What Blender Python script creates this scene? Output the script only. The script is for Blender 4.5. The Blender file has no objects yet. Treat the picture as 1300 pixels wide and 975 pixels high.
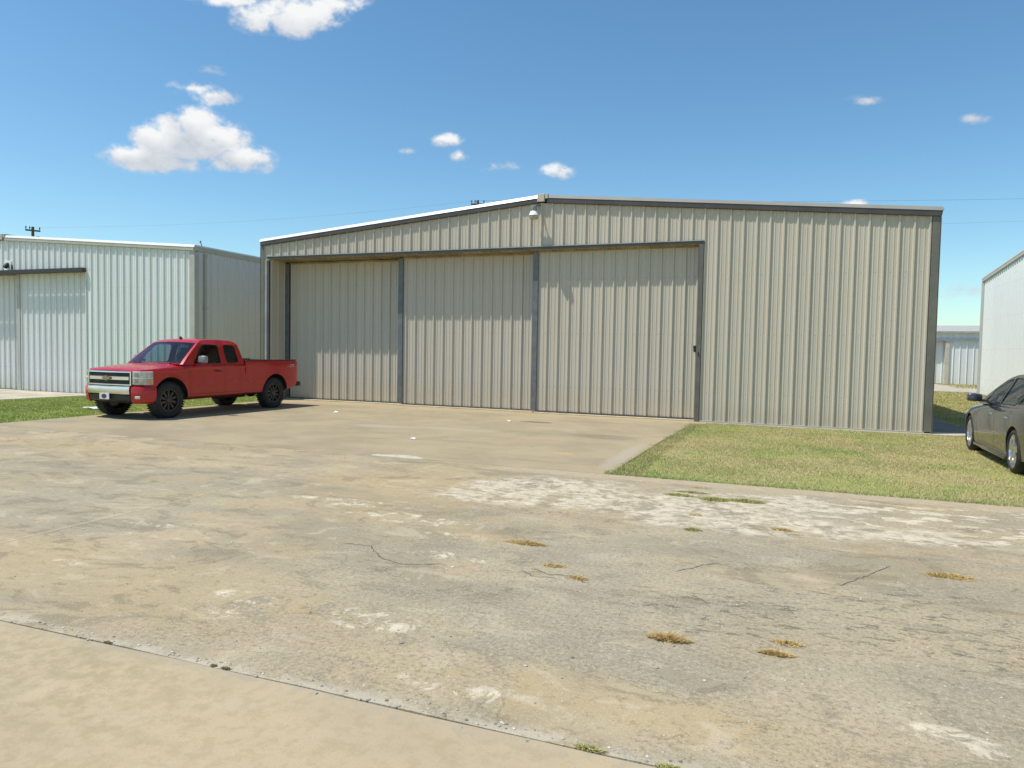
import bpy, bmesh, math, random
import numpy as np
from mathutils import Vector, Matrix
random.seed(7); rng = np.random.default_rng(11)
C = bpy.context.scene.collection
FT = .3048
rad = math.radians

# ------------------------------------------------------------------ node helper
class NT:
    def __init__(s, name):
        s.m = bpy.data.materials.new(name); s.m.use_nodes = True
        s.t = s.m.node_tree; s.p = s.t.nodes['Principled BSDF']
        s.co = None
    def n(s, typ, **kw):
        x = s.t.nodes.new(typ)
        for k, v in kw.items(): setattr(x, k, v)
        return x
    def link(s, a, b): s.t.links.new(a, b)
    def _in(s, node, i, v):
        if v is None: return
        if isinstance(v, bpy.types.NodeSocket): s.link(v, node.inputs[i])
        else:
            try: node.inputs[i].default_value = v
            except Exception: node.inputs[i].default_value = (v[0], v[1], v[2], 1.0)
    def math(s, op, a, b=None, c=None, clamp=False):
        x = s.n('ShaderNodeMath', operation=op); x.use_clamp = clamp
        s._in(x, 0, a); s._in(x, 1, b); s._in(x, 2, c); return x.outputs[0]
    def obj(s):
        if s.co is None: s.co = s.n('ShaderNodeTexCoord').outputs['Object']
        return s.co
    def xyz(s):
        x = s.n('ShaderNodeSeparateXYZ'); s.link(s.obj(), x.inputs[0]); return x.outputs
    def mapping(s, scale=(1,1,1), loc=(0,0,0), rot=(0,0,0)):
        x = s.n('ShaderNodeMapping'); s.link(s.obj(), x.inputs[0])
        x.inputs['Scale'].default_value = scale; x.inputs['Location'].default_value = loc; x.inputs['Rotation'].default_value = rot
        return x.outputs[0]
    def noise(s, scale, detail=4, rough=.55, dist=0, vec=None, out=0):
        x = s.n('ShaderNodeTexNoise'); s.link(vec if vec is not None else s.obj(), x.inputs['Vector'])
        x.inputs['Scale'].default_value = scale; x.inputs['Detail'].default_value = detail
        x.inputs['Roughness'].default_value = rough; x.inputs['Distortion'].default_value = dist
        return x.outputs[out]
    def step(s, v, lo, hi):
        x = s.n('ShaderNodeMapRange', interpolation_type='SMOOTHSTEP'); s._in(x, 0, v)
        x.inputs[1].default_value = lo; x.inputs[2].default_value = hi; return x.outputs[0]
    def mix(s, f, a, b, mode='MIX'):
        x = s.n('ShaderNodeMix', data_type='RGBA', blend_type=mode)
        s._in(x, 0, f)
        for i, v in ((6, a), (7, b)):
            if isinstance(v, bpy.types.NodeSocket): s.link(v, x.inputs[i])
            else: x.inputs[i].default_value = (v[0], v[1], v[2], 1)
        return x.outputs[2]
    def bump(s, h, strength=.3, dist=.01):
        x = s.n('ShaderNodeBump'); x.inputs['Strength'].default_value = strength; x.inputs['Distance'].default_value = dist
        s.link(h, x.inputs['Height']); s.link(x.outputs[0], s.p.inputs['Normal'])
    def base(s, c, rough=None, metal=None, spec=None):
        s._in(s.p, 'Base Color', c) if not isinstance(c, tuple) else setattr(s.p.inputs['Base Color'], 'default_value', (c[0], c[1], c[2], 1))
        if rough is not None: s._in(s.p, 'Roughness', rough)
        if metal is not None: s.p.inputs['Metallic'].default_value = metal
        if spec is not None: s.p.inputs['Specular IOR Level'].default_value = spec

MATS = {}
def simple(name, col, rough=.5, metal=0., var=.12, scale=3., spec=.5, coat=0, bump=0, bscale=40):
    if name in MATS: return MATS[name]
    s = NT(name)
    a = tuple(max(0, c*(1-var)) for c in col); b = tuple(min(1, c*(1+var)) for c in col)
    nz = s.noise(scale, 5, .6)
    s.base(s.mix(s.step(nz, .3, .7), a, b), rough, metal, spec)
    if coat: s.p.inputs['Coat Weight'].default_value = coat; s.p.inputs['Coat Roughness'].default_value = .03
    if bump: s.bump(s.noise(bscale, 4), bump, .004)
    MATS[name] = s.m; return s.m

def sheet_paint(name, col, dirt_bounce=(.33,.27,.18), dirt_bounce_amt=.35, streak=.07, zdirt_bounce=.6, rough=.42):
    """painted sheet metal with vertical streaks and dust near the foot; on the stone doors also painted ground bounce"""
    s = NT(name); x = s.xyz()
    st = s.noise(1.0, 6, .65, 0, s.mapping((5, 5, .35)))
    big = s.noise(.35, 3, .5)
    c = s.mix(s.math('MULTIPLY', s.step(st, .42, .75), streak*2), col, tuple(k*.72 for k in col))
    c = s.mix(s.math('MULTIPLY', s.step(big, .35, .7), .25), c, tuple(min(1, k*1.08) for k in col))
    wn_ = s.n('ShaderNodeTexWhiteNoise', noise_dimensions='1D'); s._in(wn_, 'W', s.math('FLOOR', s.math('DIVIDE', s.math('ADD', x[0], s.math('MULTIPLY', x[1], 1.0)), FT*3)))
    pv = wn_.outputs[0]
    c = s.mix(s.math('MULTIPLY', pv, .13), c, tuple(k*.62 for k in col))
    foot = s.math('SUBTRACT', 1.0, s.step(x[2], 0.0, zdirt_bounce))
    foot = s.math('MULTIPLY', foot, s.math('ADD', .35, s.noise(3.0, 4)))
    c = s.mix(s.math('MULTIPLY', foot, dirt_bounce_amt, clamp=True), c, dirt_bounce)
    # faint rows of screw heads, about every 1.5 m of height
    zz = s.math('ABSOLUTE', s.math('SUBTRACT', s.math('FRACT', s.math('DIVIDE', x[2], 1.45)), .5))
    row = s.math('LESS_THAN', zz, .009)
    fx = s.math('FRACT', s.math('MULTIPLY', s.math('ADD', x[0], x[1]), 1/FT*2))
    dot = s.math('MULTIPLY', row, s.math('LESS_THAN', fx, .09))
    c = s.mix(s.math('MULTIPLY', dot, .6), c, (.09, .085, .08))
    s.base(c, s.math('ADD', rough, s.math('MULTIPLY', st, .15)), 0, .4)
    s.bump(s.noise(2.2, 3), .12, .02)
    return s.m

# ------------------------------------------------------------------ mesh helpers
def finish(name, bm, mat, parent=None, smooth=None, loc=None):
    me = bpy.data.meshes.new(name)
    bmesh.ops.recalc_face_normals(bm, faces=bm.faces) if bm.faces and not getattr(bm, '_keep', False) else None
    bm.to_mesh(me); bm.free()
    return link(name, me, mat, parent, smooth)
def link(name, me, mat, parent=None, smooth=None):
    ms = mat if isinstance(mat, (list, tuple)) else [mat]
    me.materials.clear()
    for m in ms: me.materials.append(m)
    if smooth is not None:
        for p in me.polygons: p.use_smooth = True
        me.set_sharp_from_angle(angle=rad(smooth))
    o = bpy.data.objects.new(name, me); C.objects.link(o)
    if parent is not None: o.parent = parent
    return o
def empty(name, label, cat, loc=(0,0,0), rz=0, group=None, scale=1):
    o = bpy.data.objects.new(name, None); C.objects.link(o)
    o.location = loc; o.rotation_euler = (0,0,rz); o.scale = (scale,)*3
    o.empty_display_size = .1
    return tag(o, label, cat, group)
def tag(o, label, cat, group=None):
    o['label'] = label; o['category'] = cat
    if group: o['group'] = group
    return o
def struct(o, kind='structure', label=None, cat=None):
    o['kind'] = kind
    if label: o['label'] = label
    if cat: o['category'] = cat
    return o
def B(): return bmesh.new()
def quad(bm, pts):
    return bm.faces.new([bm.verts.new(p) for p in pts])
def box(bm, x0, x1, y0, y1, z0, z1, bev=0, M=None):
    vs = [bm.verts.new(p) for p in ((x0,y0,z0),(x1,y0,z0),(x1,y1,z0),(x0,y1,z0),(x0,y0,z1),(x1,y0,z1),(x1,y1,z1),(x0,y1,z1))]
    fs = [bm.faces.new([vs[i] for i in f]) for f in ((3,2,1,0),(4,5,6,7),(0,1,5,4),(1,2,6,5),(2,3,7,6),(3,0,4,7))]
    if bev:
        es = list({e for f in fs for e in f.edges})
        r = bmesh.ops.bevel(bm, geom=es, offset=bev, segments=2, profile=.5, affect='EDGES')
        vs = list({v for f in r['faces'] for v in f.verts} | {v for v in vs if v.is_valid})
    if M is not None: bmesh.ops.transform(bm, matrix=M, verts=[v for v in vs if v.is_valid])
    return vs
def prism(bm, poly, axis, a0, a1):
    """extrude a 2D polygon along an axis; poly in the two other axes order"""
    def P(p, a):
        return {'x': (a, p[0], p[1]), 'y': (p[0], a, p[1]), 'z': (p[0], p[1], a)}[axis]
    lo = [bm.verts.new(P(p, a0)) for p in poly]; hi = [bm.verts.new(P(p, a1)) for p in poly]
    n = len(poly)
    bm.faces.new(lo); bm.faces.new(hi[::-1])
    for i in range(n): bm.faces.new((lo[i], lo[(i+1)%n], hi[(i+1)%n], hi[i]))
def tube(bm, pts, r, n=8, caps=True):
    rings = []
    pts = [Vector(p) for p in pts]
    for i, p in enumerate(pts):
        d = (pts[min(i+1, len(pts)-1)] - pts[max(i-1, 0)]).normalized()
        a = d.cross(Vector((0,0,1)) if abs(d.z) < .9 else Vector((1,0,0))).normalized(); b = d.cross(a)
        rr = r[i] if isinstance(r, (list, tuple)) else r
        rings.append([bm.verts.new(p + a*math.cos(2*math.pi*k/n)*rr + b*math.sin(2*math.pi*k/n)*rr) for k in range(n)])
    for i in range(len(rings)-1):
        for k in range(n): bm.faces.new((rings[i][k], rings[i][(k+1)%n], rings[i+1][(k+1)%n], rings[i+1][k]))
    if caps: bm.faces.new(rings[0][::-1]); bm.faces.new(rings[-1])
def lathe(bm, prof, axis='z', n=32, M=None):
    """prof: list of (r, h)"""
    rings = []
    for r, h in prof:
        ring = []
        for k in range(n):
            a = 2*math.pi*k/n; c, s_ = math.cos(a)*r, math.sin(a)*r
            p = (c, s_, h) if axis == 'z' else ((h, c, s_) if axis == 'x' else (c, h, s_))
            v = Vector(p)
            if M is not None: v = M @ v
            ring.append(bm.verts.new(v))
        rings.append(ring)
    for i in range(len(rings)-1):
        for k in range(n): bm.faces.new((rings[i][k], rings[i][(k+1)%n], rings[i+1][(k+1)%n], rings[i+1][k]))
    return rings
def grid(bm, rows):
    vs = [[bm.verts.new(p) for p in r] for r in rows]
    for i in range(len(vs)-1):
        for j in range(len(vs[0])-1):
            try: bm.faces.new((vs[i][j], vs[i][j+1], vs[i+1][j+1], vs[i+1][j]))
            except ValueError: pass
    return vs
def catmull(pts, n):
    """resample through the control rows with n steps per span; rows are np arrays"""
    P = [np.array(p, float) for p in pts]; out = []
    for i in range(len(P)-1):
        p0 = P[max(i-1, 0)]; p1 = P[i]; p2 = P[i+1]; p3 = P[min(i+2, len(P)-1)]
        for k in range(n):
            t = k/n
            out.append(.5*((2*p1) + (-p0+p2)*t + (2*p0-5*p1+4*p2-p3)*t*t + (-p0+3*p1-3*p2+p3)*t**3))
    out.append(P[-1]); return out
def solidify(bm, th):
    bmesh.ops.recalc_face_normals(bm, faces=bm.faces)
    bmesh.ops.solidify(bm, geom=list(bm.faces), thickness=th)

# ------------------------------------------------------------------ camera, light, sky
sc = bpy.context.scene
cam = bpy.data.cameras.new('camera'); camo = bpy.data.objects.new('camera', cam); C.objects.link(camo); sc.camera = camo
cam.sensor_fit = 'HORIZONTAL'; cam.sensor_width = 36; cam.lens = 902.997/1300*36; cam.clip_end = 6000; cam.clip_start = .05
yaw, pitch, roll = rad(20.8147), .0455, .0184
f0 = Vector((-math.sin(yaw), math.cos(yaw), 0)); r0 = Vector((math.cos(yaw), math.sin(yaw), 0)); z0 = Vector((0,0,1))
fw = f0*math.cos(pitch) - z0*math.sin(pitch); up = f0*math.sin(pitch) + z0*math.cos(pitch)
rt = r0*math.cos(roll) + up*math.sin(roll); up = -r0*math.sin(roll) + up*math.cos(roll)
camo.matrix_world = Matrix(((rt.x, up.x, -fw.x, 15.3206), (rt.y, up.y, -fw.y, -18.2444), (rt.z, up.z, -fw.z, 1.66505), (0,0,0,1)))

SUN = Vector((-.42, -.28, 1)).normalized()
sl = bpy.data.lights.new('sun', 'SUN'); sl.energy = 4.9; sl.angle = rad(.55); sl.color = (1, .955, .88)
so = bpy.data.objects.new('sun', sl); C.objects.link(so); so.rotation_euler = SUN.to_track_quat('Z', 'Y').to_euler()

w = bpy.data.worlds.new('World'); sc.world = w; w.use_nodes = True
wt = w.node_tree; bg = wt.nodes['Background']
def wn(t, **k):
    x = wt.nodes.new(t)
    for a, b in k.items(): setattr(x, a, b)
    return x
def wm(op, a, b=None, c=None, clamp=False):
    x = wn('ShaderNodeMath', operation=op); x.use_clamp = clamp
    for i, v in enumerate((a, b, c)):
        if v is None: continue
        if isinstance(v, bpy.types.NodeSocket): wt.links.new(v, x.inputs[i])
        else: x.inputs[i].default_value = v
    return x.outputs[0]
sky = wn('ShaderNodeTexSky', sky_type='NISHITA', sun_disc=False)
sky.sun_elevation = math.asin(SUN.z); sky.sun_rotation = math.atan2(SUN.x, SUN.y)
sky.air_density = 1.0; sky.dust_density = .45; sky.ozone_density = 1.0; sky.altitude = 50
tc = wn('ShaderNodeTexCoord'); sp = wn('ShaderNodeSeparateXYZ'); wt.links.new(tc.outputs['Generated'], sp.inputs[0])
az = wm('ARCTAN2', sp.outputs[0], sp.outputs[1]); el = wm('ARCSINE', sp.outputs[2])
# two noise fields break the outlines of the clouds
def wnoise(scale, detail, seed):
    m = wn('ShaderNodeMapping'); wt.links.new(tc.outputs['Generated'], m.inputs[0]); m.inputs['Location'].default_value = (seed, seed*.7, 0); m.inputs['Scale'].default_value = (1,1,1.35)
    x = wn('ShaderNodeTexNoise'); wt.links.new(m.outputs[0], x.inputs['Vector'])
    x.inputs['Scale'].default_value = scale; x.inputs['Detail'].default_value = detail; x.inputs['Roughness'].default_value = .6
    return x.outputs[0]
n1 = wnoise(46, 7, 1.3); n2 = wnoise(16, 3, 4.1)
BL = [(-0.8354,.2473,.0175,.0197,1.1,.138),(-.8527,.2269,.0312,.0126,.9,.133),(-.8117,.2624,.0215,.0198,1.0,.136),(-.7802,.2715,.0277,.0195,1.15,.131),(-.7912,.2459,.0518,.0202,1.2,.12),(-.7478,.2586,.0304,.0185,1.0,.114),(-.7289,.2401,.0367,.0151,1.0,.102),(-.7097,.2306,.0234,.0096,.75,.096),(-.8163,.2234,.047,.012,.95,.119),(-.7847,.3136,.0275,.0088,.85,.145),(-.7572,.3069,.0263,.0107,.85,.134),(-.7618,.3364,.0186,.007,.6,.146),(-.7981,.3291,.0081,.0043,.45,.159),(-.7052,.4033,.0331,.0167,.9,.138),(-.6613,.411,.055,.0205,1.05,.116),(-.6163,.4292,.044,.014,.9,.104),(-.769,.4190,.046,.008,.6,.164),(-.7338,.4173,.0382,.0082,.7,.153),(-.4587,.282,.0217,.0089,.85,.039),(-.4421,.2637,.0141,.008,.7,.035),(-.4016,.2489,.0164,.0071,.6,.024),(-.3721,.2526,.0175,.0071,.55,.017),(-.3075,.2462,.025,.0111,.9,.001),(-.5123,.2655,.015,.005,.5,.053),(-.494,.2585,.0054,.004,.3,.049),(.0836,.3108,.0227,.0061,.6,-.125),(.2016,.2744,.0154,.0059,.6,-.148),(.0776,.1901,.0151,.0066,.9,-.07),(.1994,.0826,.0309,.011,.36,-.032),(.1717,.0759,.0241,.0075,.3,-.025),(-.8342,.1389,.0194,.0076,.25,.088),(-.8022,.1609,.0072,.0048,.2,.093)]
ae = wn('ShaderNodeCombineXYZ'); wt.links.new(az, ae.inputs[0]); wt.links.new(el, ae.inputs[1])
def blob(a0, e0, ra, re, slp):
    m = wn('ShaderNodeMapping', vector_type='TEXTURE'); wt.links.new(ae.outputs[0], m.inputs[0])
    m.inputs['Location'].default_value = (a0, e0, 0); m.inputs['Rotation'].default_value = (0, 0, math.atan(slp)); m.inputs['Scale'].default_value = (ra, re, 1)
    g_ = wn('ShaderNodeTexGradient', gradient_type='SPHERICAL'); wt.links.new(m.outputs[0], g_.inputs[0]); return g_.outputs[1]
dens = None; light = None
for a0, e0, ra, re, wgt, slp in BL:
    g_ = wm('MULTIPLY', blob(a0, e0, ra*1.52, re*1.5, slp), wgt*(1.5 if wgt > .95 or ra > .03 else 1.12))
    dens = g_ if dens is None else wm('MAXIMUM', dens, g_)
# sunlit crowns of the larger billows
for a0, e0, ra, re, slp in ((-.832,.262,.022,.016,.1),(-.783,.286,.032,.016,.1),(-.745,.268,.026,.012,.1),(-.716,.248,.026,.009,.1),(-.86,.234,.02,.009,.1),(-.705,.412,.03,.014,.1),(-.655,.422,.055,.018,.1),(-.60,.437,.04,.014,.1),(-.775,.313,.03,.007,.1),(-.76,.425,.06,.02,.1),(-.459,.286,.02,.006,0),(-.3075,.250,.022,.007,0),(-.44,.267,.01,.005,0),(.0776,.193,.015,.006,0)):
    g_ = blob(a0, e0, ra*1.7, re*1.8, slp); light = g_ if light is None else wm('MAXIMUM', light, g_)
nz = wm('MULTIPLY_ADD', wm('SUBTRACT', n1, .5), 2.1, wm('MULTIPLY', wm('SUBTRACT', n2, .5), 1.2))
dd = wm('MULTIPLY_ADD', nz, wm('MULTIPLY', dens, 2.2, clamp=True), dens)
mr = wn('ShaderNodeMapRange', interpolation_type='SMOOTHSTEP'); wt.links.new(dd, mr.inputs[0]); mr.inputs[1].default_value = .16; mr.inputs[2].default_value = .98; mr.inputs[4].default_value = .95
shade = wm('MULTIPLY_ADD', light, 1.25, wm('MULTIPLY_ADD', n1, 1.0, -.38), clamp=True)
cm = wn('ShaderNodeMix', data_type='RGBA'); wt.links.new(shade, cm.inputs[0])
cm.inputs[6].default_value = (4.3, 4.55, 5.0, 1); cm.inputs[7].default_value = (7.1, 7.1, 7.0, 1)
sm = wn('ShaderNodeMix', data_type='RGBA'); wt.links.new(mr.outputs[0], sm.inputs[0])
hs = wn('ShaderNodeHueSaturation'); hs.inputs['Saturation'].default_value = 1.15; wt.links.new(sky.outputs[0], hs.inputs['Color'])
tn = wn('ShaderNodeMix', data_type='RGBA', blend_type='MULTIPLY'); tn.inputs[0].default_value = 1; wt.links.new(hs.outputs[0], tn.inputs[6]); tn.inputs[7].default_value = (.93, 1.13, 1.12, 1)
wt.links.new(tn.outputs[2], sm.inputs[6]); wt.links.new(cm.outputs[2], sm.inputs[7])
wt.links.new(sm.outputs[2], bg.inputs[0]); bg.inputs[1].default_value = .135

sc.view_settings.view_transform = 'Standard'; sc.view_settings.look = 'None'; sc.view_settings.gamma = 1; sc.view_settings.exposure = .02
sc.view_settings.use_curve_mapping = False
sc.cycles.max_bounces = 8; sc.cycles.use_denoising = True; sc.cycles.sample_clamp_indirect = 6

# ------------------------------------------------------------------ ground materials
def ring_mask(s, x, cx, cy, rx, ry, n, soft=.5):
    """soft elliptical patch with a ragged outline"""
    dx = s.math('DIVIDE', s.math('SUBTRACT', x[0], cx), rx); dy = s.math('DIVIDE', s.math('SUBTRACT', x[1], cy), ry)
    d = s.math('ADD', s.math('MULTIPLY', dx, dx), s.math('MULTIPLY', dy, dy))
    return s.step(s.math('ADD', s.math('SUBTRACT', 1.0, d), s.math('MULTIPLY', s.math('SUBTRACT', n, .5), 2.6)), 0.0, soft)
def maxm(s, ms):
    r = ms[0]
    for m in ms[1:]: r = s.math('MAXIMUM', r, m)
    return r

def concrete_old():
    s = NT('weathered_concrete'); x = s.xyz()
    big = s.noise(.32, 3, .55, .5); mid = s.noise(1.1, 7, .62, .6); fine = s.noise(7, 5, .65); vf = s.noise(60, 3, .7); grit = s.noise(170, 2, .6)
    stx = s.noise(1.0, 6, .62, .3, s.mapping((.35, 1.7, 1), (3, 1, 0)))
    ragged = s.noise(3.2, 8, .74, .4)
    cloud = s.noise(2.1, 8, .7, .8, s.mapping((.8, 1.3, 1), (11, 5, 0)))
    c = s.mix(s.step(mid, .38, .62), (.415, .355, .255), (.315, .285, .228))
    c = s.mix(s.math('MULTIPLY', s.step(big, .42, .62), .7), c, (.37, .30, .19))
    greyL = ring_mask(s, x, 7.9, -12.6, 2.9, 2.2, mid, 1.2)
    c = s.mix(s.math('MULTIPLY', greyL, .6), c, (.335, .32, .272))
    g2 = maxm(s, [ring_mask(s, x, a, b, p, q_, mid, .7) for a, b, p, q_ in ((13.7,-12.1,1.3,.4),(12.2,-12.9,1.4,.6),(13.3,-14.0,1.0,.6),(16.3,-14.3,1.0,.6),(15.3,-11.9,1.8,.3),(17.5,-12.5,2,.7),(14.4,-14.5,1.0,.3),(12.55,-14.85,.45,.2),(13.0,-15.1,.35,.14))])
    c = s.mix(s.math('MULTIPLY', g2, .62), c, (.275, .255, .205))
    c = s.mix(s.math('MULTIPLY', s.step(stx, .5, .66), .55), c, (.265, .238, .185))
    c = s.mix(s.math('MULTIPLY', s.step(s.noise(.7, 6, .6, .3, s.mapping((1,1,1), (9,4,0))), .5, .64), .55), c, (.45, .385, .275))
    tan = maxm(s, [ring_mask(s, x, a, b, p, q_, mid, .9) for a, b, p, q_ in ((11.8,-14.6,1.6,.8),(9.8,-14.6,1.4,.9),(13.6,-15.0,1.2,.35),(15,-15.0,1.0,.3),(11,-10.5,1.6,.8),(5,-9.9,4,.7))])
    c = s.mix(s.math('MULTIPLY', tan, .6), c, (.43, .345, .215))
    # broken blotches at hand size, both darker and paler
    c = s.mix(s.math('MULTIPLY', s.step(cloud, .53, .60), .58), c, (.205, .18, .135))
    c = s.mix(s.math('MULTIPLY', s.math('SUBTRACT', 1.0, s.step(cloud, .38, .44)), .45), c, (.53, .47, .37))
    c = s.mix(s.math('MULTIPLY', s.step(s.noise(13, 6, .78), .52, .64), .5), c, (.22, .17, .095))
    px_ = s.step(s.math('MULTIPLY_ADD', mid, 2.4, x[0]), 12.4, 13.6); pn0 = s.noise(.85, 9, .62, .6, s.mapping((1,1.2,1),(2,7,0)))
    pit = s.math('MULTIPLY', px_, s.step(pn0, .44, .462))
    pn = s.noise(34, 5, .78)
    c = s.mix(s.math('MULTIPLY', s.math('MULTIPLY', pit, s.step(pn, .52, .62)), .7), c, (.135, .115, .085))
    c = s.mix(s.math('MULTIPLY', s.math('MULTIPLY', pit, s.math('SUBTRACT', 1.0, s.step(pn, .38, .46))), .55), c, (.52, .48, .41))
    eg = s.math('MULTIPLY', px_, s.math('SUBTRACT', 1.0, s.step(s.math('ABSOLUTE', s.math('SUBTRACT', pn0, .447)), .001, .006)))
    c = s.mix(s.math('MULTIPLY', s.math('MULTIPLY', eg, s.step(cloud, .44, .54)), .6), c, (.13, .115, .09))
    c = s.mix(s.math('MULTIPLY', pit, .22), c, (.40, .37, .31))
    fl = s.noise(1.0, 7, .75, .3, s.mapping((6, 13, 1), (0, 3, 0), (0, 0, rad(-28))))
    fm = maxm(s, [ring_mask(s, x, 16.1, -13.2, 1.3, .9, mid, .8), ring_mask(s, x, 15.2, -13.5, 1.1, .6, mid, .8)])
    c = s.mix(s.math('MULTIPLY', s.math('MULTIPLY', fm, s.step(fl, .54, .59)), .75), c, (.12, .11, .085))
    fld = maxm(s, [ring_mask(s, x, a, b, p, q_, mid, .7) for a, b, p, q_ in ((12.9,-10.2,1.5,1.1),(14.2,-10.4,1.6,1.15),(12.3,-10.9,1.0,.4),(15.2,-10.8,1.1,.6),(16.4,-10.75,1.0,.35),(12.2,-10.1,.8,.4),(15.1,-9.6,.8,.4))])
    wn_ = s.math('MULTIPLY', fld, s.step(ragged, .43, .51))
    w2 = s.math('MULTIPLY', maxm(s, [ring_mask(s, x, a, b, p, q_, mid, .6) for a, b, p, q_ in ((17.2,-9.9,1.8,1.1),(16.0,-9.7,1.6,.7),(18.6,-10.3,1.6,1.3),(20.5,-10.2,2,1.3))]),
                s.step(s.noise(2.5, 5, .6, .3, s.mapping((1, 1.7, 1), (1.5, 8, 0))), .515, .54))
    w3 = s.math('MULTIPLY', maxm(s, [ring_mask(s, x, a, b, p, q_, mid, .5) for a, b, p, q_ in ((13.85,-15.1,.40,.12),(16.0,-14.67,.20,.12),(16.2,-14.72,.15,.11),(12.15,-14.75,.2,.12),(10.3,-14.45,.25,.1),(11.9,-12.1,.7,.22),(10.9,-11.7,.8,.2),(12.6,-12.5,.3,.1),(13.1,-14.5,.45,.2),(12.0,-14.5,.3,.12),(9.9,-13.3,.4,.07),(12.9,-13.1,.5,.12),(10.2,-13.6,.5,.05))]),
                s.step(s.noise(5.5, 8, .78, .6), .50, .56))
    wh = maxm(s, [wn_, w2, w3])
    c = s.mix(s.math('MULTIPLY', wh, .80), c, s.mix(s.step(fine, .4, .62), (.70, .64, .535), (.50, .45, .375)))
    c = s.mix(s.math('MULTIPLY', s.math('MULTIPLY', fld, s.step(s.noise(8, 7, .8, .6, s.mapping((.7, 1.3, 1))), .515, .575)), .75), c, (.23, .205, .165))
    jn = s.math('MULTIPLY', s.math('SUBTRACT', fine, .5), .05)
    ja = s.math('ABSOLUTE', s.math('SUBTRACT', s.math('ADD', x[0], jn), 9.3))
    c = s.mix(s.math('MULTIPLY', s.math('MULTIPLY', s.math('SUBTRACT', 1.0, s.step(ja, .008, .035)), s.step(mid, .3, .5)), .5), c, (.50, .44, .33))
    jd = s.math('SUBTRACT', 1.0, s.step(s.math('ABSOLUTE', s.math('SUBTRACT', s.math('ADD', x[0], jn), 9.325)), .003, .014))
    c = s.mix(s.math('MULTIPLY', jd, .5), c, (.15, .13, .10))
    lip = s.math('MULTIPLY', s.step(x[1], -9.02, -8.96), s.step(x[0], 11.0, 12.4))
    c = s.mix(s.math('MULTIPLY', lip, .85), c, s.mix(s.step(fine, .4, .6), (.46, .39, .285), (.40, .345, .26)))
    near = s.math('SUBTRACT', 1.0, s.step(s.math('MULTIPLY_ADD', s.math('SUBTRACT', mid, .5), .3, x[1]), -15.39, -15.29))
    c = s.mix(s.math('MULTIPLY', s.math('MULTIPLY', near, s.step(ragged, .42, .54)), .75), c, (.50, .47, .41))
    c = s.mix(s.math('MULTIPLY', s.step(grit, .54, .64), .42), c, (.16, .13, .09))
    c = s.mix(s.math('MULTIPLY', s.step(vf, .53, .63), .36), c, (.54, .48, .38))
    c = s.mix(1.0, c, (.95, .905, .80), 'MULTIPLY')
    s.base(c, .9, 0, .22)
    h = s.math('ADD', s.math('MULTIPLY', vf, .5), s.math('MULTIPLY_ADD', s.math('MULTIPLY', pit, pn), 2.2, s.math('MULTIPLY', wh, .6)))
    s.bump(h, .38, .006)
    return s.m
def concrete_new():
    s = NT('tan_concrete'); x = s.xyz()
    mid = s.noise(.9, 6, .6, .3); fine = s.noise(11, 6, .65); grit = s.noise(140, 3, .65)
    c = s.mix(s.step(mid, .35, .68), (.52, .415, .27), (.465, .375, .25))
    grn = s.math('MULTIPLY', s.math('SUBTRACT', 1.0, s.step(s.math('ADD', x[0], s.math('MULTIPLY', mid, 1.2)), 12.4, 14.0)), s.step(s.noise(9, 6, .7), .42, .62))
    c = s.mix(s.math('MULTIPLY', grn, .55), c, (.325, .28, .16))
    c = s.mix(s.math('MULTIPLY', s.step(s.noise(2.6, 6, .65, .4, s.mapping((1,1,1),(7,3,0))), .5, .7), .3), c, (.55, .46, .33))
    c = s.mix(s.math('MULTIPLY', s.step(fine, .46, .62), .45), c, (.39, .31, .18))
    e = s.step(s.math('ADD', x[1], s.math('MULTIPLY', s.math('SUBTRACT', mid, .5), .12)), -15.52, -15.42)
    c = s.mix(s.math('MULTIPLY', s.math('MULTIPLY', e, s.step(fine, .42, .6)), .4), c, (.42, .39, .34))
    c = s.mix(s.math('MULTIPLY', s.step(grit, .55, .66), .42), c, (.33, .26, .17))
    c = s.mix(s.math('MULTIPLY', s.step(s.noise(7.5, 2, .5, 0, s.mapping((1,1,1),(4,2,0))), .76, .77), .7), c, (.2, .14, .1))
    c = s.mix(1.0, c, (.84, .83, .80), 'MULTIPLY')
    s.base(c, .85, 0, .25); s.bump(s.math('ADD', s.math('MULTIPLY', fine, .6), s.math('MULTIPLY', grit, .5)), .35, .004)
    return s.m
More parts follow.
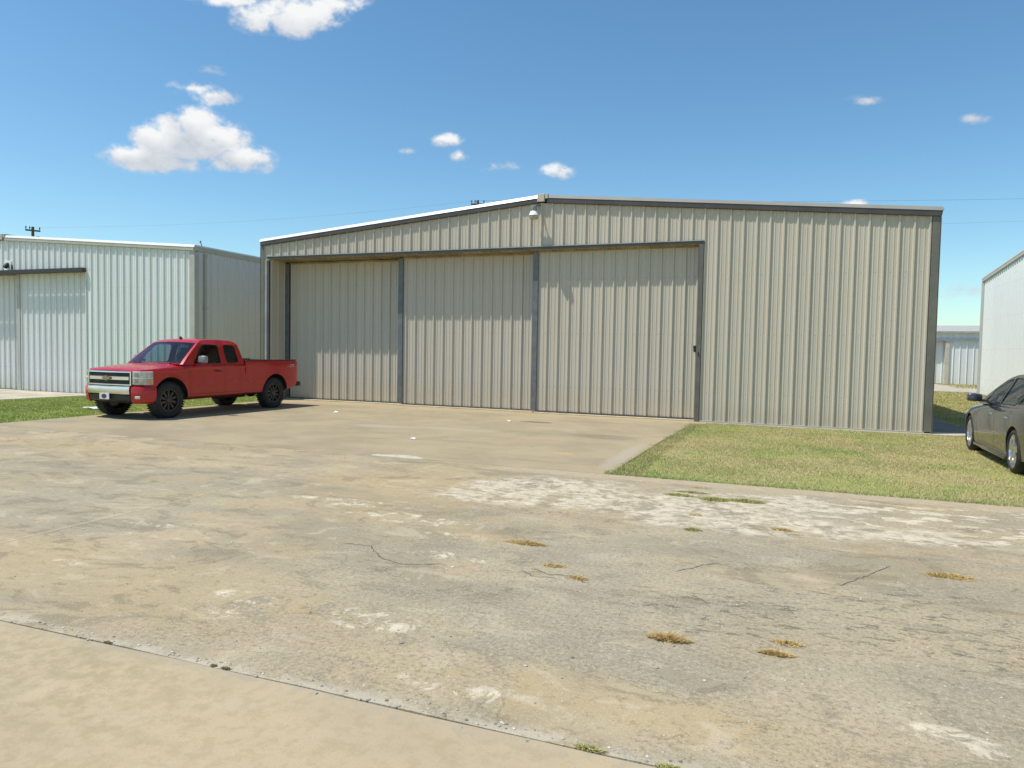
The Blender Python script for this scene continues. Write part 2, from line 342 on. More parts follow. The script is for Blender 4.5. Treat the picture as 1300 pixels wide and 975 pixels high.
def concrete_apron():
    s = NT('apron_concrete'); x = s.xyz()
    mid = s.noise(.8, 6, .6, .4); st = s.noise(1.0, 6, .6, .4, s.mapping((.45, 1.5, 1), (2, 9, 0))); fine = s.noise(9, 6, .65); grit = s.noise(120, 3, .65)
    c = s.mix(s.step(mid, .34, .68), (.405, .345, .235), (.335, .29, .205))
    c = s.mix(s.math('MULTIPLY', s.step(st, .5, .7), .55), c, (.275, .238, .165))
    c = s.mix(s.math('MULTIPLY', s.step(s.noise(1.7, 6, .65, .6, s.mapping((1,1,1),(6,1,0))), .52, .7), .45), c, (.41, .375, .30))
    dk = ring_mask(s, x, 12.2, -4.3, 1.0, .5, mid, 1.0)
    c = s.mix(s.math('MULTIPLY', dk, .5), c, (.215, .195, .15))
    oil = ring_mask(s, x, 9.9, -2.28, .42, .17, fine, .3)
    c = s.mix(s.math('MULTIPLY', oil, .75), c, (.14, .12, .08))
    c = s.mix(s.math('MULTIPLY', ring_mask(s, x, 10.9, -5.8, .9, .3, mid, .9), .35), c, (.50, .30, .24))
    c = s.mix(s.math('MULTIPLY', ring_mask(s, x, 12.0, -7.0, .22, .09, fine, .7), .6), c, (.62, .40, .16))
    lg = maxm(s, [ring_mask(s, x, 8.9, -4.6, 1.2, .35, mid, .9), ring_mask(s, x, 7.4, -4.9, 1.0, .3, mid, .9), ring_mask(s, x, 12.95, -6.5, .2, 2.2, mid, .8)])
    c = s.mix(s.math('MULTIPLY', lg, .55), c, (.44, .415, .35))
    wp = s.math('MULTIPLY', ring_mask(s, x, 9.75, -8.6, .45, .2, s.noise(4, 6, .7), .25), s.step(fine, .3, .45))
    c = s.mix(s.math('MULTIPLY', wp, .8), c, (.60, .58, .53))
    jn = s.math('MULTIPLY', s.math('SUBTRACT', fine, .5), .05)
    for ju in (3.85, 6.6, 9.3):
        jd = s.math('SUBTRACT', 1.0, s.step(s.math('ABSOLUTE', s.math('SUBTRACT', s.math('ADD', x[0], jn), ju)), .004, .018))
        c = s.mix(s.math('MULTIPLY', s.math('MULTIPLY', jd, s.step(mid, .35, .5)), .35), c, (.27, .24, .17))
    c = s.mix(s.math('MULTIPLY', s.step(x[1], -.65, -.35), .45), c, (.46, .385, .25))
    c = s.mix(s.math('MULTIPLY', s.step(grit, .56, .68), .25), c, (.28, .24, .17))
    c = s.mix(s.math('MULTIPLY', s.step(s.noise(5.5, 2, .5, 0, s.mapping((1,1,1),(1,6,0))), .74, .75), .6), c, (.16, .13, .1))
    c = s.mix(1.0, c, (.90, .85, .77), 'MULTIPLY')
    s.base(c, .88, 0, .25); s.bump(s.math('ADD', s.math('MULTIPLY', fine, .6), s.math('MULTIPLY', grit, .5)), .35, .005)
    return s.m
def turf_mat(name, blades=False):
    s = NT(name)
    big = s.noise(.55, 5, .6, .3); mid = s.noise(2.4, 6, .65, .3); fine = s.noise(26, 4, .7)
    x = s.xyz()
    c = s.mix(s.step(mid, .36, .64), (.26, .295, .075), (.36, .35, .125))
    dry = s.math('MULTIPLY', s.step(big, .34, .58), s.step(x[0], 4.0, 13.0))
    c = s.mix(s.math('MULTIPLY', dry, .7), c, (.45, .36, .18))
    c = s.mix(s.math('MULTIPLY', s.step(s.noise(1.3, 5, .6, .4, s.mapping((1,1,1),(3,8,0))), .52, .68), .6), c, (.18, .30, .05))
    # thicker green fringe next to the concrete
    fr = s.math('MULTIPLY', s.math('SUBTRACT', 1.0, s.step(x[1], -8.6, -7.9)), s.step(mid, .4, .55))
    c = s.mix(s.math('MULTIPLY', fr, .6), c, (.17, .28, .05))
    lf = s.math('SUBTRACT', 1.0, s.step(x[0], 2.0, 6.0))
    c = s.mix(s.math('MULTIPLY', lf, .65), c, s.mix(s.step(mid, .4, .6), (.22, .34, .04), (.30, .38, .065)))
    if blades:
        g = s.n('ShaderNodeNewGeometry').outputs['Random Per Island']
        c = s.mix(s.step(g, .55, .95), c, (.55, .48, .28))
        c = s.mix(s.math('MULTIPLY', s.math('SUBTRACT', 1.0, s.step(g, .05, .3)), .5), c, (.13, .20, .045))
        s.base(c, .7, 0, .2)
        s.p.inputs['Transmission Weight'].default_value = 0
        s.p.inputs['Subsurface Weight'].default_value = 0
    else:
        c = s.mix(s.math('MULTIPLY', s.step(fine, .5, .66), .55), c, (.27, .23, .12))
        brown = s.step(s.noise(3.1, 4, .6, 0, s.mapping((1,1,1),(8,8,0))), .66, .72)
        c = s.mix(s.math('MULTIPLY', brown, .7), c, (.16, .10, .05))
        s.base(c, .95, 0, .1); s.bump(fine, .8, .02)
    return s.m
M_old, M_new, M_apr = concrete_old(), concrete_new(), concrete_apron()
M_turf, M_blade = turf_mat('turf_soil'), turf_mat('grass_blades', True)
M_path = simple('pale_concrete', (.42, .37, .28), .9, var=.18, scale=1.2, bump=.3)
M_walk = simple('grey_walk', (.17, .16, .14), .9, var=.15, scale=2)
M_dirt = simple('joint_dirt', (.10, .085, .06), .95, var=.4, scale=12)

# ------------------------------------------------------------------ ground
def gz(u, v):
    t = min(1, max(0, (-1.0-u)/6.5)); t = t*t*(3-2*t)
    s_ = min(1, max(0, (v+8.4)/3.0))
    return -.014 - .13*t*s_
bm = B()
us = [-2500, -400, -90, -50] + [-30+.75*i for i in range(0, 94)] + [60, 120, 400, 2500]
vsl = [-2500, -300, -60, -16, -15.41, -15.40, -8.75] + [-8.4+.6*i for i in range(0, 90)] + [60, 100, 300, 2800]
grid(bm, [[(u, v, gz(u, v) if (v > -8.8) else -.014) for u in us] for v in vsl])
ground = struct(finish('ground', bm, M_turf), 'structure')
for p in ground.data.polygons: p.use_smooth = True

def slab(name, poly, mat, top=0, th=.12):
    bm = B(); prism(bm, poly, 'z', top-th, top)
    return struct(finish(name, bm, mat))
def wob(u0, u1, v, amp, step_=.25, seed=0):
    r = random.Random(seed); n = max(2, int(abs(u1-u0)/step_)); out = []
    a = 0
    for i in range(n+1):
        a = a*.7 + r.uniform(-amp, amp)*.5
        out.append((u0+(u1-u0)*i/n, v + (a if 0 < i < n else 0)))
    return out
slab('taxiway', wob(60, -60, -15.397, .012, .3, 3) + [(-60, -8.752), (60, -8.752)][:0] + [(-60, -8.66)] + wob(.3, 13.12, -8.66, 0, 20) + [(60, -8.66)], M_old)
slab('pavement', wob(-60, 60, -15.407, .010, .3, 5) + [(60, -60), (-60, -60)], M_new, top=-.002)
slab('joint_filler', [(-60,-15.45), (60,-15.45), (60,-15.36), (-60,-15.36)], M_dirt, top=-.018, th=.02)
slab('apron', [(.32, -8.655), (13.12, -8.655), (13.18, -4.5), (13.3, -1.0), (13.62, -.62), (13.62, .9), (.1, .9), (.3, -2)], M_apr, top=.001)
slab('neighbour_apron', [(-26, -4.7), (-7.75, -4.7), (-7.45, -2.5), (-7.3, -.3), (-7.4, .3), (-26, .3)], M_path, top=-.125)
slab('footing', [(13.5, -.17), (18.95, -.17), (19.5, .15), (19.5, .45), (18.5, .5), (13.5, .3)], M_path, top=-.004)
slab('walkway', [(18.5, .45), (19.5, .45), (19.45, 18), (18.5, 18)], M_walk, top=-.010)
slab('back_road', [(10, 24.3), (60, 24.3), (60, 28.6), (26.0, 31.5), (24.9, 37.6), (18, 37.6), (10, 30)], M_path, top=.0)

# blades of the mown lawns: one mesh, tens of thousands of small tufts
def blades(name, areas, parent=None, excl=None, mat=None):
    V = []; n_all = 0
    for (u0, u1, v0, v1, dens_, h, wd) in areas:
        n = int((u1-u0)*(v1-v0)*dens_)
        u = rng.uniform(u0, u1, n); v = rng.uniform(v0, v1, n)
        if excl is not None:
            k = ~excl(u, v); u, v = u[k], v[k]; n = len(u)
        t = np.clip((-1.0-u)/6.5, 0, 1); t = t*t*(3-2*t); z = -.014 - .13*t*np.clip((v+8.4)/3, 0, 1); z = np.where(v < -8.655, 0, z)
        clump = .65 + .5*np.sin(u*2.1+np.sin(v*1.7))*np.sin(v*2.6+u*.8)*.5 + rng.uniform(-.2, .35, n)
        hh = h*np.clip(clump, .35, 1.4); a = rng.uniform(0, 2*np.pi, n); lx = rng.normal(0, .5, n)*hh*1.2; ly = rng.normal(0, .5, n)*hh*1.2
        ww = wd*rng.uniform(.6, 1.3, n)
        p0 = np.stack([u-np.cos(a)*ww, v-np.sin(a)*ww, z-.004], 1); p1 = np.stack([u+np.cos(a)*ww, v+np.sin(a)*ww, z-.004], 1)
        p2 = np.stack([u+lx, v+ly, z+hh], 1)
        V.append(np.stack([p0, p1, p2], 1).reshape(-1, 3)); n_all += n
    V = np.concatenate(V).astype(np.float32); nf = len(V)//3
    me = bpy.data.meshes.new(name); me.vertices.add(len(V)); me.vertices.foreach_set('co', V.ravel())
    me.loops.add(len(V)); me.loops.foreach_set('vertex_index', np.arange(len(V), dtype=np.int32))
    me.polygons.add(nf); me.polygons.foreach_set('loop_start', np.arange(0, len(V), 3, dtype=np.int32)); me.polygons.foreach_set('loop_total', np.full(nf, 3, dtype=np.int32))
    me.update(); return link(name, me, mat or M_blade, parent)
def rag(t, a):
    return a*(np.sin(t*5.3)+np.sin(t*13.7+1)+.7*np.sin(t*31+2)+.5*np.sin(t*77)) * .5
def ex_r(u, v):
    return ((u < 13.27-(np.clip(-v-1, 0, 7.6))*.023 - .03 + rag(v, .045)) & (v < -.3)) | ((v > -.20+rag(u, .05)) & (u < 19.5)) | (v < -8.665+rag(u, .03))
g1 = blades('grass', [(12.95, 20.5, -8.72, -.05, 3200, .030, .0038), (20.5, 24.3, -8.7, 8, 1600, .034, .005), (19.45, 24.3, 0, 14, 800, .05, .008), (18.5, 24.4, 14, 24.3, 350, .06, .014),
                 (12.95, 24, -8.74, -8.50, 3200, .045, .0042), (12.95, 13.5, -8.7, -.6, 2600, .042, .0045), (25, 32, 30, 37.4, 60, .08, .03)], excl=ex_r)
struct(g1, 'stuff', 'short mown yellow green grass beside the beige hangar', 'grass')
def ex_l(u, v): return ((u < -7.2) & (v > -4.6)) | (u > .32+rag(v, .04)) | (v < -8.67+rag(u, .03))
g2 = blades('grass', [(-16, .34, -8.72, -4.6, 1500, .042, .006), (-7.6, .34, -4.6, 0, 1500, .042, .006), (-2.7, .1, 0, 14, 500, .07, .01)], excl=ex_l)
struct(g2, 'stuff', 'bright green grass between the red truck and the white hangar', 'grass')

# ------------------------------------------------------------------ ribbed sheet metal
def rib_profile(a0, a1, phase, pitch=FT, h=.040, minor=True, extra=()):
    pts = [(a0, 0)]
    k = math.ceil((a0-phase-.05)/pitch)
    while phase + k*pitch < a1 + .05:
        c = phase + k*pitch
        seg = [(c-.036, 0), (c-.014, h), (c+.014, h), (c+.036, 0)]
        if minor:
            for m in (pitch/3, 2*pitch/3): seg += [(c+m-.018, 0), (c+m-.008, .008), (c+m+.008, .008), (c+m+.018, 0)]
        pts += [p for p in seg if a0 < p[0] < a1]; k += 1
    pts.append((a1, 0))
    for e in extra:
        if a0 < e < a1:
            for i in range(len(pts)-1):
                if pts[i][0] < e < pts[i+1][0]:
                    t = (e-pts[i][0])/(pts[i+1][0]-pts[i][0]); pts.insert(i+1, (e, pts[i][1]+t*(pts[i+1][1]-pts[i][1]))); break
    return pts
def ribbed(bm, mp, a0, a1, zb, zt, phase=0, **kw):
    """mp(a, depth, z) -> point ; zb/zt numbers or functions of a"""
    zbf = zb if callable(zb) else (lambda a: zb); ztf = zt if callable(zt) else (lambda a: zt)
    pr = rib_profile(a0, a1, phase, **kw)
    lo = [bm.verts.new(mp(a, d, zbf(a))) for a, d in pr]; hi = [bm.verts.new(mp(a, d, ztf(a))) for a, d in pr]
    for i in range(len(pr)-1): bm.faces.new((lo[i], lo[i+1], hi[i+1], hi[i]))

def hangar(name, label, P):
    """P: dict of dimensions. front faces -y at y=P['v0'] unless mirrored by the root's rotation"""
    u0, u1, v0, v1 = P['u0'], P['u1'], P['v0'], P['v1']; ze, zr = P['ze'], P['zr']; zb = P.get('zb', 0); mid = P.get('mid', (u0+u1)/2)
    wall, trim, light = P['wall'], P['trim'], P['light']
    root = empty(name, label, 'hangar', P.get('loc', (0,0,0)), P.get('rz', 0))
    roof_z = lambda a: ze + (zr-ze)*(1-abs(a-mid)/(mid-u0 if a < mid else u1-mid))
    ph = P.get('phase', 0)
    dx0, dx1, dz = P['door']           # door opening
    bm = B()
    F = lambda a, d, z: (a, v0-d, z)
    if dx0 > u0: ribbed(bm, F, u0, dx0, zb, dz, ph)
    if dx1 < u1: ribbed(bm, F, dx1, u1, zb, dz, ph)
    ribbed(bm, F, u0, u1, dz, roof_z, ph, extra=(mid, dx0, dx1))
    bmesh.ops.remove_doubles(bm, verts=bm.verts, dist=.0005)
    finish('front_wall', bm, wall, root)
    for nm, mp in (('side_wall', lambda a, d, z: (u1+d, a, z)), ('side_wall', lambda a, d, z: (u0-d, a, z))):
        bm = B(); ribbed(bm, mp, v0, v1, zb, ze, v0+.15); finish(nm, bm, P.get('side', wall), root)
    bm = B(); ribbed(bm, lambda a, d, z: (a, v1+d, z), u0, u1, zb, roof_z, ph, extra=(mid,)); finish('back_wall', bm, wall, root)
    # roof sheets
    bm = B(); oh = .10
    for s_, ua in ((-1, u0-oh), (1, u1+oh)):
        dzp = (zr-ze)/(mid-u0)*oh
        vs = [(ua, v0-.012, ze-dzp+.19), (mid, v0-.012, zr+.19), (mid, v1+oh, zr+.19), (ua, v1+oh, ze-dzp+.19)]
        lo = [bm.verts.new((p[0], p[1], p[2]-.05)) for p in vs]; hi = [bm.verts.new(p) for p in vs]
        bm.faces.new(lo[::-1]); bm.faces.new(hi)
        for i in range(4): bm.faces.new((lo[i], lo[(i+1)%4], hi[(i+1)%4], hi[i]))
    finish('roof', bm, P['roofm'], root)
    # rake trim: dark face with a pale lip above, per slope
    td, tl = P.get('td', .125), P.get('tl', .10)
    for s_ in (-1, 1):
        ua, ub = (u0-.11, mid-.09) if s_ < 0 else (mid+.16, u1+.04)
        za = roof_z(u0)-(zr-ze)/(mid-u0)*.11 if s_ < 0 else roof_z(ub if ub < u1 else u1)
        zat = lambda a: ze + (zr-ze)*(1-abs(a-mid)/(mid-u0))
        tilt = P.get('tilt', (.05, .05))[0 if s_ < 0 else 1]
        bm = B()
        prof = [(-.065, 0), (-.085, .01), (-.085, td), (-.02, td), (-.02, 0)]
        for (pr, nm, mt) in ((prof, 'rake_trim', trim),):
            A = [bm.verts.new((ua, v0+p[0], zat(ua)+p[1])) for p in pr]; Bv = [bm.verts.new((ub, v0+p[0], zat(ub)+p[1])) for p in pr]
            bm.faces.new(A); bm.faces.new(Bv[::-1])
            for i in range(len(pr)): bm.faces.new((A[i], A[(i+1)%len(pr)], Bv[(i+1)%len(pr)], Bv[i]))
        rk = finish('rake_trim', bm, trim, root)
        bm = B(); pr = [(-.095, td+.003), (-.095+tilt, td+tl), (-.015, td+tl), (-.015, td+.003)]
        if s_ > 0: ub += .03
        else: ua -= .03
        A = [bm.verts.new((ua, v0+p[0], zat(ua)+p[1])) for p in pr]; Bv = [bm.verts.new((ub, v0+p[0], zat(ub)+p[1])) for p in pr]
        bm.faces.new(A); bm.faces.new(Bv[::-1])
        for i in range(4): bm.faces.new((A[i], A[(i+1)%4], Bv[(i+1)%4], Bv[i]))
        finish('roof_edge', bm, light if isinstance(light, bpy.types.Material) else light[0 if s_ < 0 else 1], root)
    # ridge cap over the apex
    bm = B(); box(bm, mid-.10, mid+.10, v0-.12, v0-.03, zr+.02, zr+.225, .008)
    box(bm, mid+.11, mid+.19, v0-.105, v0-.03, zr+.10, zr+.225, .004)
    box(bm, mid-.17, mid+.17, v0-.02, v1+.1, zr+.19, zr+.235, .01)
    finish('ridge_cap', bm, P.get('capm', wall), root)
    # eave gutters along the sides
    for s_, ue in ((-1, u0), (1, u1)):
        bm = B(); pr = [(0, 0), (s_*.05, .02), (s_*.075, .16), (s_*.06, .17), (0, .17)]
        prism(bm, [(ue+p[0]+s_*.003, ze-.02+p[1]) for p in pr], 'y', v0-.06, v1)
        finish('gutter', bm, P.get('gutterm', trim), root)
    # corner trims
    cw = P.get('cw', .24)
    bm = B(); box(bm, u1-cw*.75, u1+.05, v0-.045, v0-.003, zb, ze+.02, .006); box(bm, u1+.037, u1+.055, v0-.045, v0+.14, zb, ze-.03)
    finish('corner_trim', bm, P.get('cornerm', trim), root)
    bm = B(); cl = P.get('cl', .14); box(bm, u0-cl, u0+(.005 if cl < .2 else .12), v0-.045, v0-.003, zb, ze+.0, .006); box(bm, u0-cl, u0-cl+.02, v0-.045, v0+.14, zb, ze-.03)
    finish('corner_trim', bm, P.get('cornerm', trim), root)
    return root, roof_z

M_beige = sheet_paint('stone_sheet', (.53, .478, .385))
M_door = sheet_paint('stone_sheet_door', (.515, .466, .376), zdirt_bounce=1.1, dirt_bounce_amt=.30, dirt_bounce=(.40, .31, .20))  # lower doors warmer: light bounced off the ground, painted into the colour
M_bronze = simple('bronze_trim', (.070, .062, .055), .45, var=.15)
M_steel = simple('grey_steel', (.135, .14, .145), .45, var=.15, scale=6)
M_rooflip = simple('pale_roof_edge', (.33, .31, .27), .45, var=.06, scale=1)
M_glare_lip = simple('glare_roof_edge', (.88, .88, .88), .3, var=.02, scale=1, spec=.8)  # left slope only: sun glare on the edge put into a white colour
M_galv = simple('galvanised_roof', (.55, .56, .55), .38, .6, var=.08, scale=.8)
M_olive = simple('olive_trim', (.15, .142, .112), .5, var=.12)
M_black = simple('black_rubber', (.018, .018, .019), .6, var=.2)
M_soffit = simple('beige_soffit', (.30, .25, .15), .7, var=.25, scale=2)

W60 = 18.44
P = dict(u0=0.0, u1=W60, v0=0.0, v1=17.5, ze=4.84, zr=5.65, mid=9.15, wall=M_beige, trim=M_bronze, light=(M_glare_lip, M_rooflip), roofm=M_galv,
         phase=.0, door=(.20, 13.40, 4.45), capm=M_beige, cornerm=M_olive, cw=.15, tilt=(.04, .02), tl=.085)
HG, roofz = hangar('hangar', 'beige ribbed metal hangar with three sliding doors behind the red pickup', P)
# door surround: header channel, soffit, jambs
bm = B(); box(bm, .12, 13.41, -.050, -.003, 4.425, 4.50)
finish('header_trim', bm, M_bronze, HG)
bm = B(); box(bm, .12, 13.41, -.062, -.052, 4.485, 4.503)
finish('drip_edge', bm, simple('drip_grey', (.33, .33, .32), .4), HG)
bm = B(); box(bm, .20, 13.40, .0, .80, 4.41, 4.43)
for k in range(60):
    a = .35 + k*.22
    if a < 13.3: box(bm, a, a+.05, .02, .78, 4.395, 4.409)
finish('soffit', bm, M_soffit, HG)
bm = B(); box(bm, 13.29, 13.40, -.046, -.003, 0, 4.415, .004); box(bm, 13.385, 13.40, 0, .75, 0, 4.40)
finish('jamb_trim', bm, simple('jamb_grey', (.125, .12, .10), .5), HG)
bm = B(); box(bm, .05, .115, -.046, -.003, 0, 4.372, .004)
finish('jamb_trim', bm, simple('jamb_pale', (.30, .31, .33), .45), HG)
bm = B(); box(bm, .118, .20, -.050, .02, 0, 4.372, .004)
finish('jamb_trim', bm, M_bronze, HG)
bm = B(); ribbed(bm, lambda a, d, z: (.197+d*.4, a, z), .02, .80, 0, 4.41, .1, minor=False)
finish('jamb_return', bm, M_beige, HG)
# doors
def sliding_door(root, x0, x1, v, zb, zt, phase, post=None, mat=M_door, postm=M_steel, rail=True):
    bm = B(); ribbed(bm, lambda a, d, z: (a, v-d, z), x0, x1, zb, zt, phase)
    box(bm, x0, x1, v+.004, v+.06, zb, zt)
    d = finish('sliding_door', bm, mat, root)
    if post:
        bm = B(); box(bm, post[0], post[1], v-.055, v+.05, zb, zt, .008)
        if len(post) > 2: box(bm, post[1]+.001, post[1]+.035, v-.05, v-.006, zb, zt)
        finish('edge_post', bm, postm, d)
    if rail:
        bm = B(); box(bm, x0, x1, v-.042, v+.002, zb-.012, zb+.014)
        finish('bottom_rail', bm, simple('dark_rail', (.10, .09, .075), .6), d)
        bm = B(); box(bm, x0, x1, v-.05, v+.05, zt-.03, zt+.02)
        finish('top_rail', bm, M_soffit, d)
    return d
d1 = sliding_door(HG, 9.02, 13.26, .235, .055, 4.40, 9.28, (8.87, 9.02))
d2 = sliding_door(HG, 4.70, 9.06, .48, .05, 4.385, 4.80, (4.54, 4.70))
d3 = sliding_door(HG, .40, 4.80, .77, .05, 4.365, 1.32, (.20, .355))
bm = B()   # hasp and padlock with a short chain on the first door
box(bm, 13.19, 13.30, .175, .23, 1.80, 1.90, .006); box(bm, 13.205, 13.265, .10, .175, 1.74, 1.82, .01)
tube(bm, [(13.215, .115, 1.81), (13.215, .115, 1.87), (13.235, .115, 1.895), (13.255, .115, 1.87), (13.255, .115, 1.81)], .009, 6)
tube(bm, [(13.25, .12, 1.79), (13.30, .10, 1.76), (13.34, -.06, 1.73), (13.35, -.06, 1.64)], .011, 6)
finish('padlock', bm, M_black, d1)
# rolling guides set in the slab: pale sill strips in front of each door
for a, b, v in ((9.0, 13.28, .235), (4.6, 9.0, .48), (.3, 4.6, .77)):
    bm = B(); box(bm, a, b, v-.22, v-.06, .001, .028, .005); box(bm, a, b, v+.0, v+.05, .001, .03)
    finish('door_sill', bm, simple('sill_concrete', (.50, .42, .28), .85, var=.15), HG)
# base angle below the right hand wall
bm = B(); box(bm, 13.42, W60+.03, -.045, -.002, -.03, .035, .004)
finish('base_flashing', bm, simple('base_flash', (.38, .36, .30), .6), HG)

# light under the apex
SL = empty('security_light', 'round white barn light on a short arm under the beige hangar apex', 'lamp', (9.02, -.28, 5.31))
bm = B(); lathe(bm, [(.001, .235), (.055, .235), (.075, .22), (.078, .10), (.07, .085), (.001, .085)], n=20); finish('ballast_housing', bm, simple('lamp_grey', (.28,.29,.29), .45, .3), SL, 40)
bm = B(); lathe(bm, [(.07, .083), (.09, .06), (.125, -.01), (.135, -.035), (.128, -.033), (.11, .0), (.07, .05)], n=24); finish('reflector', bm, simple('lamp_white', (.8,.8,.78), .35), SL, 40)
g = NT('lamp_glass'); g.base((.55,.53,.42), .2); g.p.inputs['Transmission Weight'].default_value = .4
bm = B(); lathe(bm, [(.118, -.034), (.118, -.11), (.10, -.135), (.001, -.14)], n=20); finish('refractor', bm, g.m, SL, 40)
bm = B(); tube(bm, [(0, 0, .19), (0, .06, .24), (.02, .14, .27), (.10, .26, .27)], .02, 8); finish('arm', bm, M_steel, SL, 50)

# ------------------------------------------------------------------ left neighbour
M_wht = sheet_paint('pale_blue_sheet', (.74, .75, .73), dirt_bounce=(.45,.42,.33), dirt_bounce_amt=.25, streak=.08)
M_whd = sheet_paint('pale_sheet_side', (.62, .615, .58), dirt_bounce=(.40,.35,.25), dirt_bounce_amt=.25)
M_track = simple('brown_track', (.035, .028, .026), .5)
M_greytrim = simple('warm_grey_trim', (.42, .41, .37), .5, var=.06)
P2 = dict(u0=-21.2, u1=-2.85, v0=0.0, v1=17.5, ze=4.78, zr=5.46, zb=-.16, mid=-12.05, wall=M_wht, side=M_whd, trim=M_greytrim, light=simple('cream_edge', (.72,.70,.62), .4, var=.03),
          roofm=M_galv, phase=-2.95, door=(-16.5, -7.76, 4.25), capm=M_greytrim, cornerm=M_greytrim, td=.11, tl=.09)
HL, rzl = hangar('hangar', 'white ribbed metal hangar at the left edge with a dark door track', P2)
bm = B(); box(bm, -16.5, -7.74, -.19, -.04, 4.185, 4.335, .01); finish('door_track', bm, M_track, HL)
M_wht2 = sheet_paint('pale_door_sheet', (.70, .705, .68), dirt_bounce=(.45,.42,.33), dirt_bounce_amt=.3)
e1 = sliding_door(HL, -11.45, -7.80, .22, -.13, 4.24, -8.05, (-11.62, -11.45), M_wht2, M_greytrim)
e2 = sliding_door(HL, -16.4, -11.55, .50, -.13, 4.24, -11.9, None, M_wht2)
bm = B(); box(bm, -7.775, -7.74, -.04, .2, -.15, 4.2); finish('jamb_trim', bm, M_whd, HL)
bm = B(); tube(bm, [(-2.76, .42, 4.72), (-2.79, .42, 4.5), (-2.79, .42, .1)], .045, 8); box(bm, -2.83, -2.74, .33, .51, 2.9, 2.93)
finish('downspout', bm, M_greytrim, HL, 40)
FL = empty('flood_light', 'small dark flood light in a white frame above the white hangar door track', 'lamp', (-11.75, -.10, 4.52))
bm = B(); lathe(bm, [(.001, -.10), (.075, -.10), (.085, -.02), (.06, .08), (.02, .12), (.001, .12)], 'y', 16, Matrix.Rotation(rad(55), 4, 'X')); finish('lamp_head', bm, M_black, FL, 40)
bm = B(); box(bm, -.22, .16, .055, .095, -.17, .17, .01); finish('mounting_plate', bm, simple('lamp_white', (.8,.8,.78), .35), FL)
bm = B(); box(bm, .20, .235, .03, .09, -.15, .02); finish('conduit', bm, M_black, FL)

# ------------------------------------------------------------------ right neighbour: its gable wall faces us
M_wr = sheet_paint('white_sheet', (.70, .72, .70), dirt_bounce=(.5,.46,.36), dirt_bounce_amt=.2, streak=.05)
P3 = dict(u0=-9.15, u1=9.15, v0=0.0, v1=16, ze=5.52, zr=6.26, wall=M_wr, trim=M_greytrim, light=simple('grey_edge', (.47,.47,.43), .45, var=.04), roofm=M_galv,
          phase=0, door=(9.14, 9.149, 4.4), capm=M_greytrim, cornerm=M_greytrim, td=.14, tl=.12, cl=.28, loc=(24.45, 13.75, 0), rz=rad(-90))
HR, rzr = hangar('hangar', 'tall white metal hangar wall behind the dark sedan at the right edge', P3)
# ------------------------------------------------------------------ far building
M_far = sheet_paint('far_white_sheet', (.70, .72, .71), dirt_bounce=(.5,.48,.38), dirt_bounce_amt=.2)
FB = empty('storage_building', 'low white metal hangar row far behind, seen in the gap at the right', 'building', (0, 0, 0))
bm = B()
mpf = lambda a, d, z: (a, 37.6-d, z)
kw = dict(pitch=.40, h=.05, minor=False)
ribbed(bm, mpf, 14, 40, 3.02, 3.62, .1, **kw); ribbed(bm, mpf, 25.85, 40, 0, 3.02, .1, **kw)
finish('front_wall', bm, M_far, FB)
bm = B(); ribbed(bm, lambda a, d, z: (a, 37.9-d, z), 14, 25.65, .02, 3.02, .3, **kw); finish('sliding_door', bm, M_far, FB)
bm = B(); box(bm, 25.62, 25.86, 37.5, 37.92, 0, 3.02); finish('door_post', bm, simple('tan_post', (.50,.46,.38), .6), FB)
bm = B(); box(bm, 14, 40, 37.45, 37.53, 2.96, 3.05); finish('header_trim', bm, simple('blue_grey_trim', (.25,.28,.30), .5), FB)
bm = B()
prism(bm, [(37.35, 3.60), (44, 4.25), (50.5, 3.60), (50.5, 3.5), (37.35, 3.5)], 'x', 13.9, 40.1); finish('roof', bm, simple('aged_roof', (.40,.39,.35), .6, var=.1), FB)
bm = B(); box(bm, 14, 40, 37.95, 50.3, 0, 3.5); finish('back_wall', bm, M_far, FB)

# ------------------------------------------------------------------ vehicles
def paint(name, col, rough=.28, metal=.0, coat=1, dust=.25, dustc=(.32,.26,.18), zd=(.4, .95)):
    s = NT(name); x = s.xyz()
    nz = s.noise(2.2, 5, .6); fn = s.noise(90, 2, .5)
    c = s.mix(s.math('MULTIPLY', s.step(nz, .35, .7), .5), col, tuple(k*.8 for k in col))
    lo = s.math('SUBTRACT', 1.0, s.step(s.math('ADD', x[2], s.math('MULTIPLY', s.math('SUBTRACT', nz, .5), .3)), zd[0], zd[1]))
    c = s.mix(s.math('MULTIPLY', lo, dust), c, dustc)
    s.base(c, s.math('ADD', rough, s.math('MULTIPLY', lo, .35)), metal, .5)
    s.p.inputs['Coat Weight'].default_value = coat; s.p.inputs['Coat Roughness'].default_value = .06
    return s.m
def tint(name, trans, tcol=(.5, .58, .56), rough=.02):
    s = NT(name)
    tr = s.n('ShaderNodeBsdfTransparent'); tr.inputs[0].default_value = (*[c*trans for c in tcol], 1)
    gl = s.n('ShaderNodeBsdfGlossy'); gl.inputs['Roughness'].default_value = rough; gl.inputs[0].default_value = (.95, .97, 1, 1)
    fr = s.n('ShaderNodeFresnel'); fr.inputs[0].default_value = 1.55
    mx = s.n('ShaderNodeMixShader'); s.link(fr.outputs[0], mx.inputs[0]); s.link(tr.outputs[0], mx.inputs[1]); s.link(gl.outputs[0], mx.inputs[2])
    s.link(mx.outputs[0], s.t.nodes['Material Output'].inputs[0]); return s.m
M_chrome = simple('chrome', (.80, .81, .82), .24, 1.0, var=.05)
M_tyre = simple('tyre_rubber', (.022, .021, .020), .8, var=.3, scale=8)
M_plastic = simple('black_plastic', (.025, .025, .026), .5, var=.2)
M_under = simple('underbody', (.02, .019, .018), .9, var=.3)
